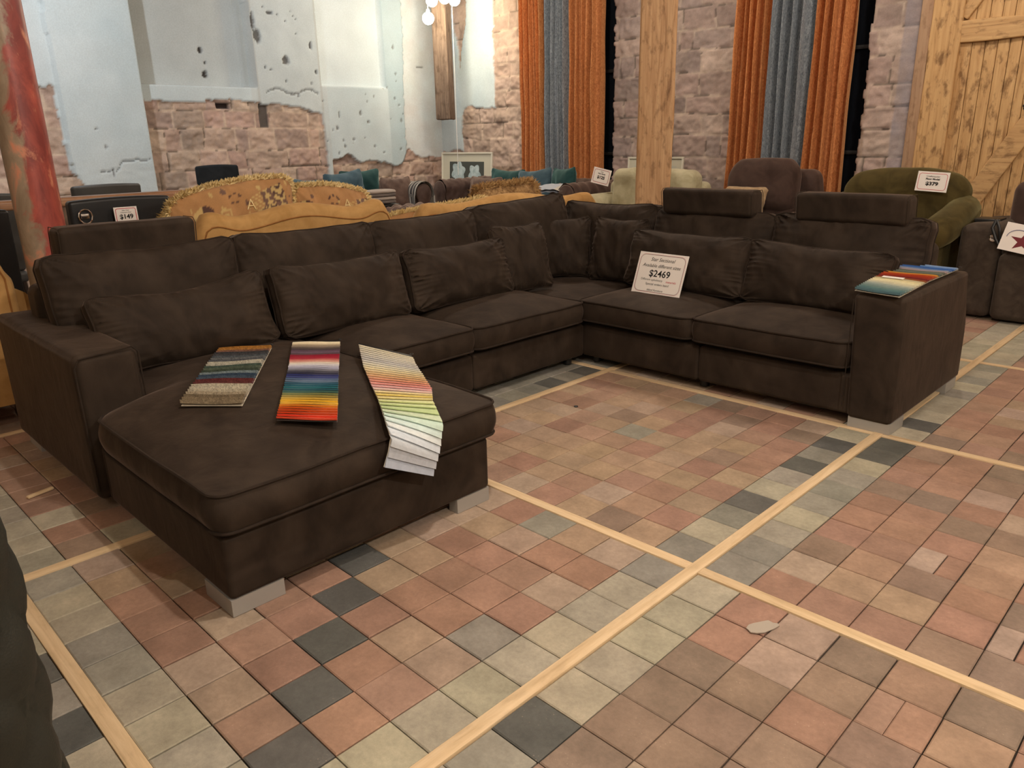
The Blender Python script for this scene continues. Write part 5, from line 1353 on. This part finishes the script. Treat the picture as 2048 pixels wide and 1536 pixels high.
for s in (-1, 1):
    sb_(br, 'armrest', RECLB, (min(s * .28, s * .52), max(s * .28, s * .52), -.44, .20, .08, .64), .08, 8, lambda x, y, z: (x, y, z + .035 * sstep(.5, .64, z) * math.cos(y * 2)))
bp_ = soft_pillow('throw_pillow', BEIGE, None, .46, .30, .13, (-2.58, 5.00, .63), 0, -.35, 'beige rectangular pillow on the brown recliner', 'pillow', None, seed=3, edge=.006, ear=.06, pleat=.004, sag=.0, nu=24, nv=18)

gr = thing('green_armchair', 'olive green rolled-arm armchair with $379 tag in front of the door', 'armchair', (-1.13, 4.92, 0))
sb_(gr, 'base', OLIVE, (-.50, .50, -.50, .34, .08, .36), .05)
def gtop(x, y, z): 
    return (x, y + .10 * (z - .4) - .03 * math.cos(x / .52 * PI / 2), z - .10 * (abs(x) / .52) ** 2.6 * sstep(.75, 1.1, z) + .008 * nz(x * 4, z * 4))
sb_(gr, 'backrest', OLIVE, (-.50, .51, .02, .32, .40, 1.105), .13, 14, gtop, seg=7)
seat_cushion(-.40, .40, -.54, .10, .37, .54, .03, .06, gr, None, 2, None, mat=OLIVE, pmat=OLIVE, nu=16)
for s in (-1, 1):
    m = M(); m.box(min(s * .38, s * .50), max(s * .38, s * .50), -.50, .28, .10, .66, .04, 4, 5)
    m.tube([(s * .48, -.62, .60), (s * .485, -.56, .63), (s * .49, -.40, .66), (s * .495, -.1, .71), (s * .48, .2, .765), (s * .46, .34, .765)], [.07, .11, .125, .13, .13, .07], 22); m.build('armrest', OLIVE, gr, None, sharp=70)
for sx in (-1, 1):
    for sy in (-1, 1):
        m = M(); m.lathe([(.02, 0), (.03, .09)], 10, T(sx * .4, sy * .3, 0)); m.build('leg', DARKW, gr)
sign('price_sign', 'white price tag reading $379 pinned on the green armchair back', .245, .155, (-.860, 4.905, .925), Matrix.Rotation(-.06, 4, 'Z') @ Matrix.Rotation(.05, 4, 'Y') @ Matrix.Rotation(-.10, 4, 'X'),
     [('Craftmaster', .018, K, 0, .118, 0, 0, 1.2), ('Floor Model', .018, K, 0, .097, 0, .0008, 1.2), ('$379', .038, K, 0, .060, 0, .0016, 1.25), ('Final Sale', .009, REDINK, 0, .026, .2, 0, 1)][:3], borders=((.013, .0035, REDINK),))

dr = thing('recliner', 'charcoal brown recliner with chrome cup, strap and star sign at right edge', 'recliner', (-.06, 4.98, 0))
sb_(dr, 'body_panel', DGREY, (-.43, .52, -.30, .45, .02, .44), .04)
sb_(dr, 'armrest', DGREY, (-.455, -.17, -.40, .40, .02, .71), .06, 10, lambda x, y, z: (x, y, z + .02 * sstep(.5, .7, z) * sstep(-.5, -.2, x)))
sb_(dr, 'armrest', DGREY, (.17, .53, -.40, .40, .02, .71), .06, 10)
sb_(dr, 'footrest', DGREY, (-.165, .165, -.44, -.30, .02, .52), .05, 8)
sb_(dr, 'seat', DGREY, (-.165, .165, -.40, .16, .46, .60), .06, 8)
sb_(dr, 'backrest', RECLB, (-.24, .26, .0, .30, .50, 1.02), .10, 10, puff(.03, .4, 1, 5))
m = M(); m.box(-.42, -.24, -.20, -.02, .712, .742, .008, 2); m.build('arm_tray', BLACKPL, dr)
m = M(); m.tube([(-.22, -.41, .76), (-.235, -.425, .70), (-.20, -.43, .62), (-.175, -.43, .58)], .012, 8); m.tube([(-.22, -.41, .76), (-.19, -.425, .70), (-.165, -.43, .60)], .010, 8); m.build('strap', BLACKPL, dr)
m = M(); m.lathe([(.001, 0), (.022, .002), (.026, .012), (.018, .016), (.001, .012)], 18, T(-.222, -.405, .625) @ rot('X', PI / 2)); m.build('chrome_button', CHROME, dr)
so = sign('price_sign', 'white card with dark red star on the charcoal recliner at right edge', .30, .20, (-.085, 4.50, .535), Matrix.Rotation(-.06, 4, 'Z') @ Matrix.Rotation(.16, 4, 'Y') @ Matrix.Rotation(-.20, 4, 'X'), [], borders=())
m = M(); P = []
for k_ in range(10):
    a = PI / 2 + k_ * PI / 5; r_ = .075 if k_ % 2 == 0 else .030; P.append((-.005 + 1.25 * r_ * math.cos(a), -.0018, .082 + r_ * math.sin(a)))
m.add(P + [(-.005, -.0018, .082)], [(k_, (k_ + 1) % 10, 10) for k_ in range(10)]); m.build('printed_star', plain('maroon_ink', (.16, .01, .02), .5), so, smooth=False)
m = M(); m.tube([(-.045 + .085 * math.cos(a) * .9, -.0022, .098 + .06 * math.sin(a)) for a in [PI * .1 + k_ * PI * .9 / 12 for k_ in range(13)]], .0022, 5); m.build('printed_arc', plain('blue_ink', (.04, .05, .20), .5), so)

# ================================================================== BITS ON THE FLOOR
m = M(); q = random.Random(4); P = []
for k_ in range(14):
    a = k_ / 14 * 2 * PI; P.append((.345 + .035 * math.cos(a) * 1.3 * q.uniform(.8, 1.1) * .6 + .02 * math.sin(a), -.13 + .05 * math.sin(a) * q.uniform(.8, 1.1), .0045 + .001 * q.random()))
m.add(P + [(p[0], p[1], .002) for p in P], [tuple(range(14))] + [(i, (i + 1) % 14, 14 + (i + 1) % 14, 14 + i) for i in range(14)])
tag(m.build('torn_tape', plain('pale_tape', (.42, .37, .31), .45), smooth=False), 'torn piece of pale tape stuck on a reddish paver', 'tape')
m = M(); m.box(-.055, .055, -.010, .010, 0, .012, .004, 2, 6, fn=lambda x, y, z: (x, y + .006 * nz(x * 20, 2), z)); o = m.build('wood_splinter', PLYX); o.location = (-2.33, -1.345, .002); o.rotation_euler = (0, 0, 1.85); tag(o, 'pale wood splinter lying on the pavers beside the left armrest', 'wood scrap')
m = M(); m.lathe([(.012, 0), (.011, .003), (.001, .005)], 12); o = m.build('black_stud', BLACKPL); o.location = (-1.334, 1.011, 0); tag(o, 'small black disc on the floor in the middle of the sofa', 'debris')
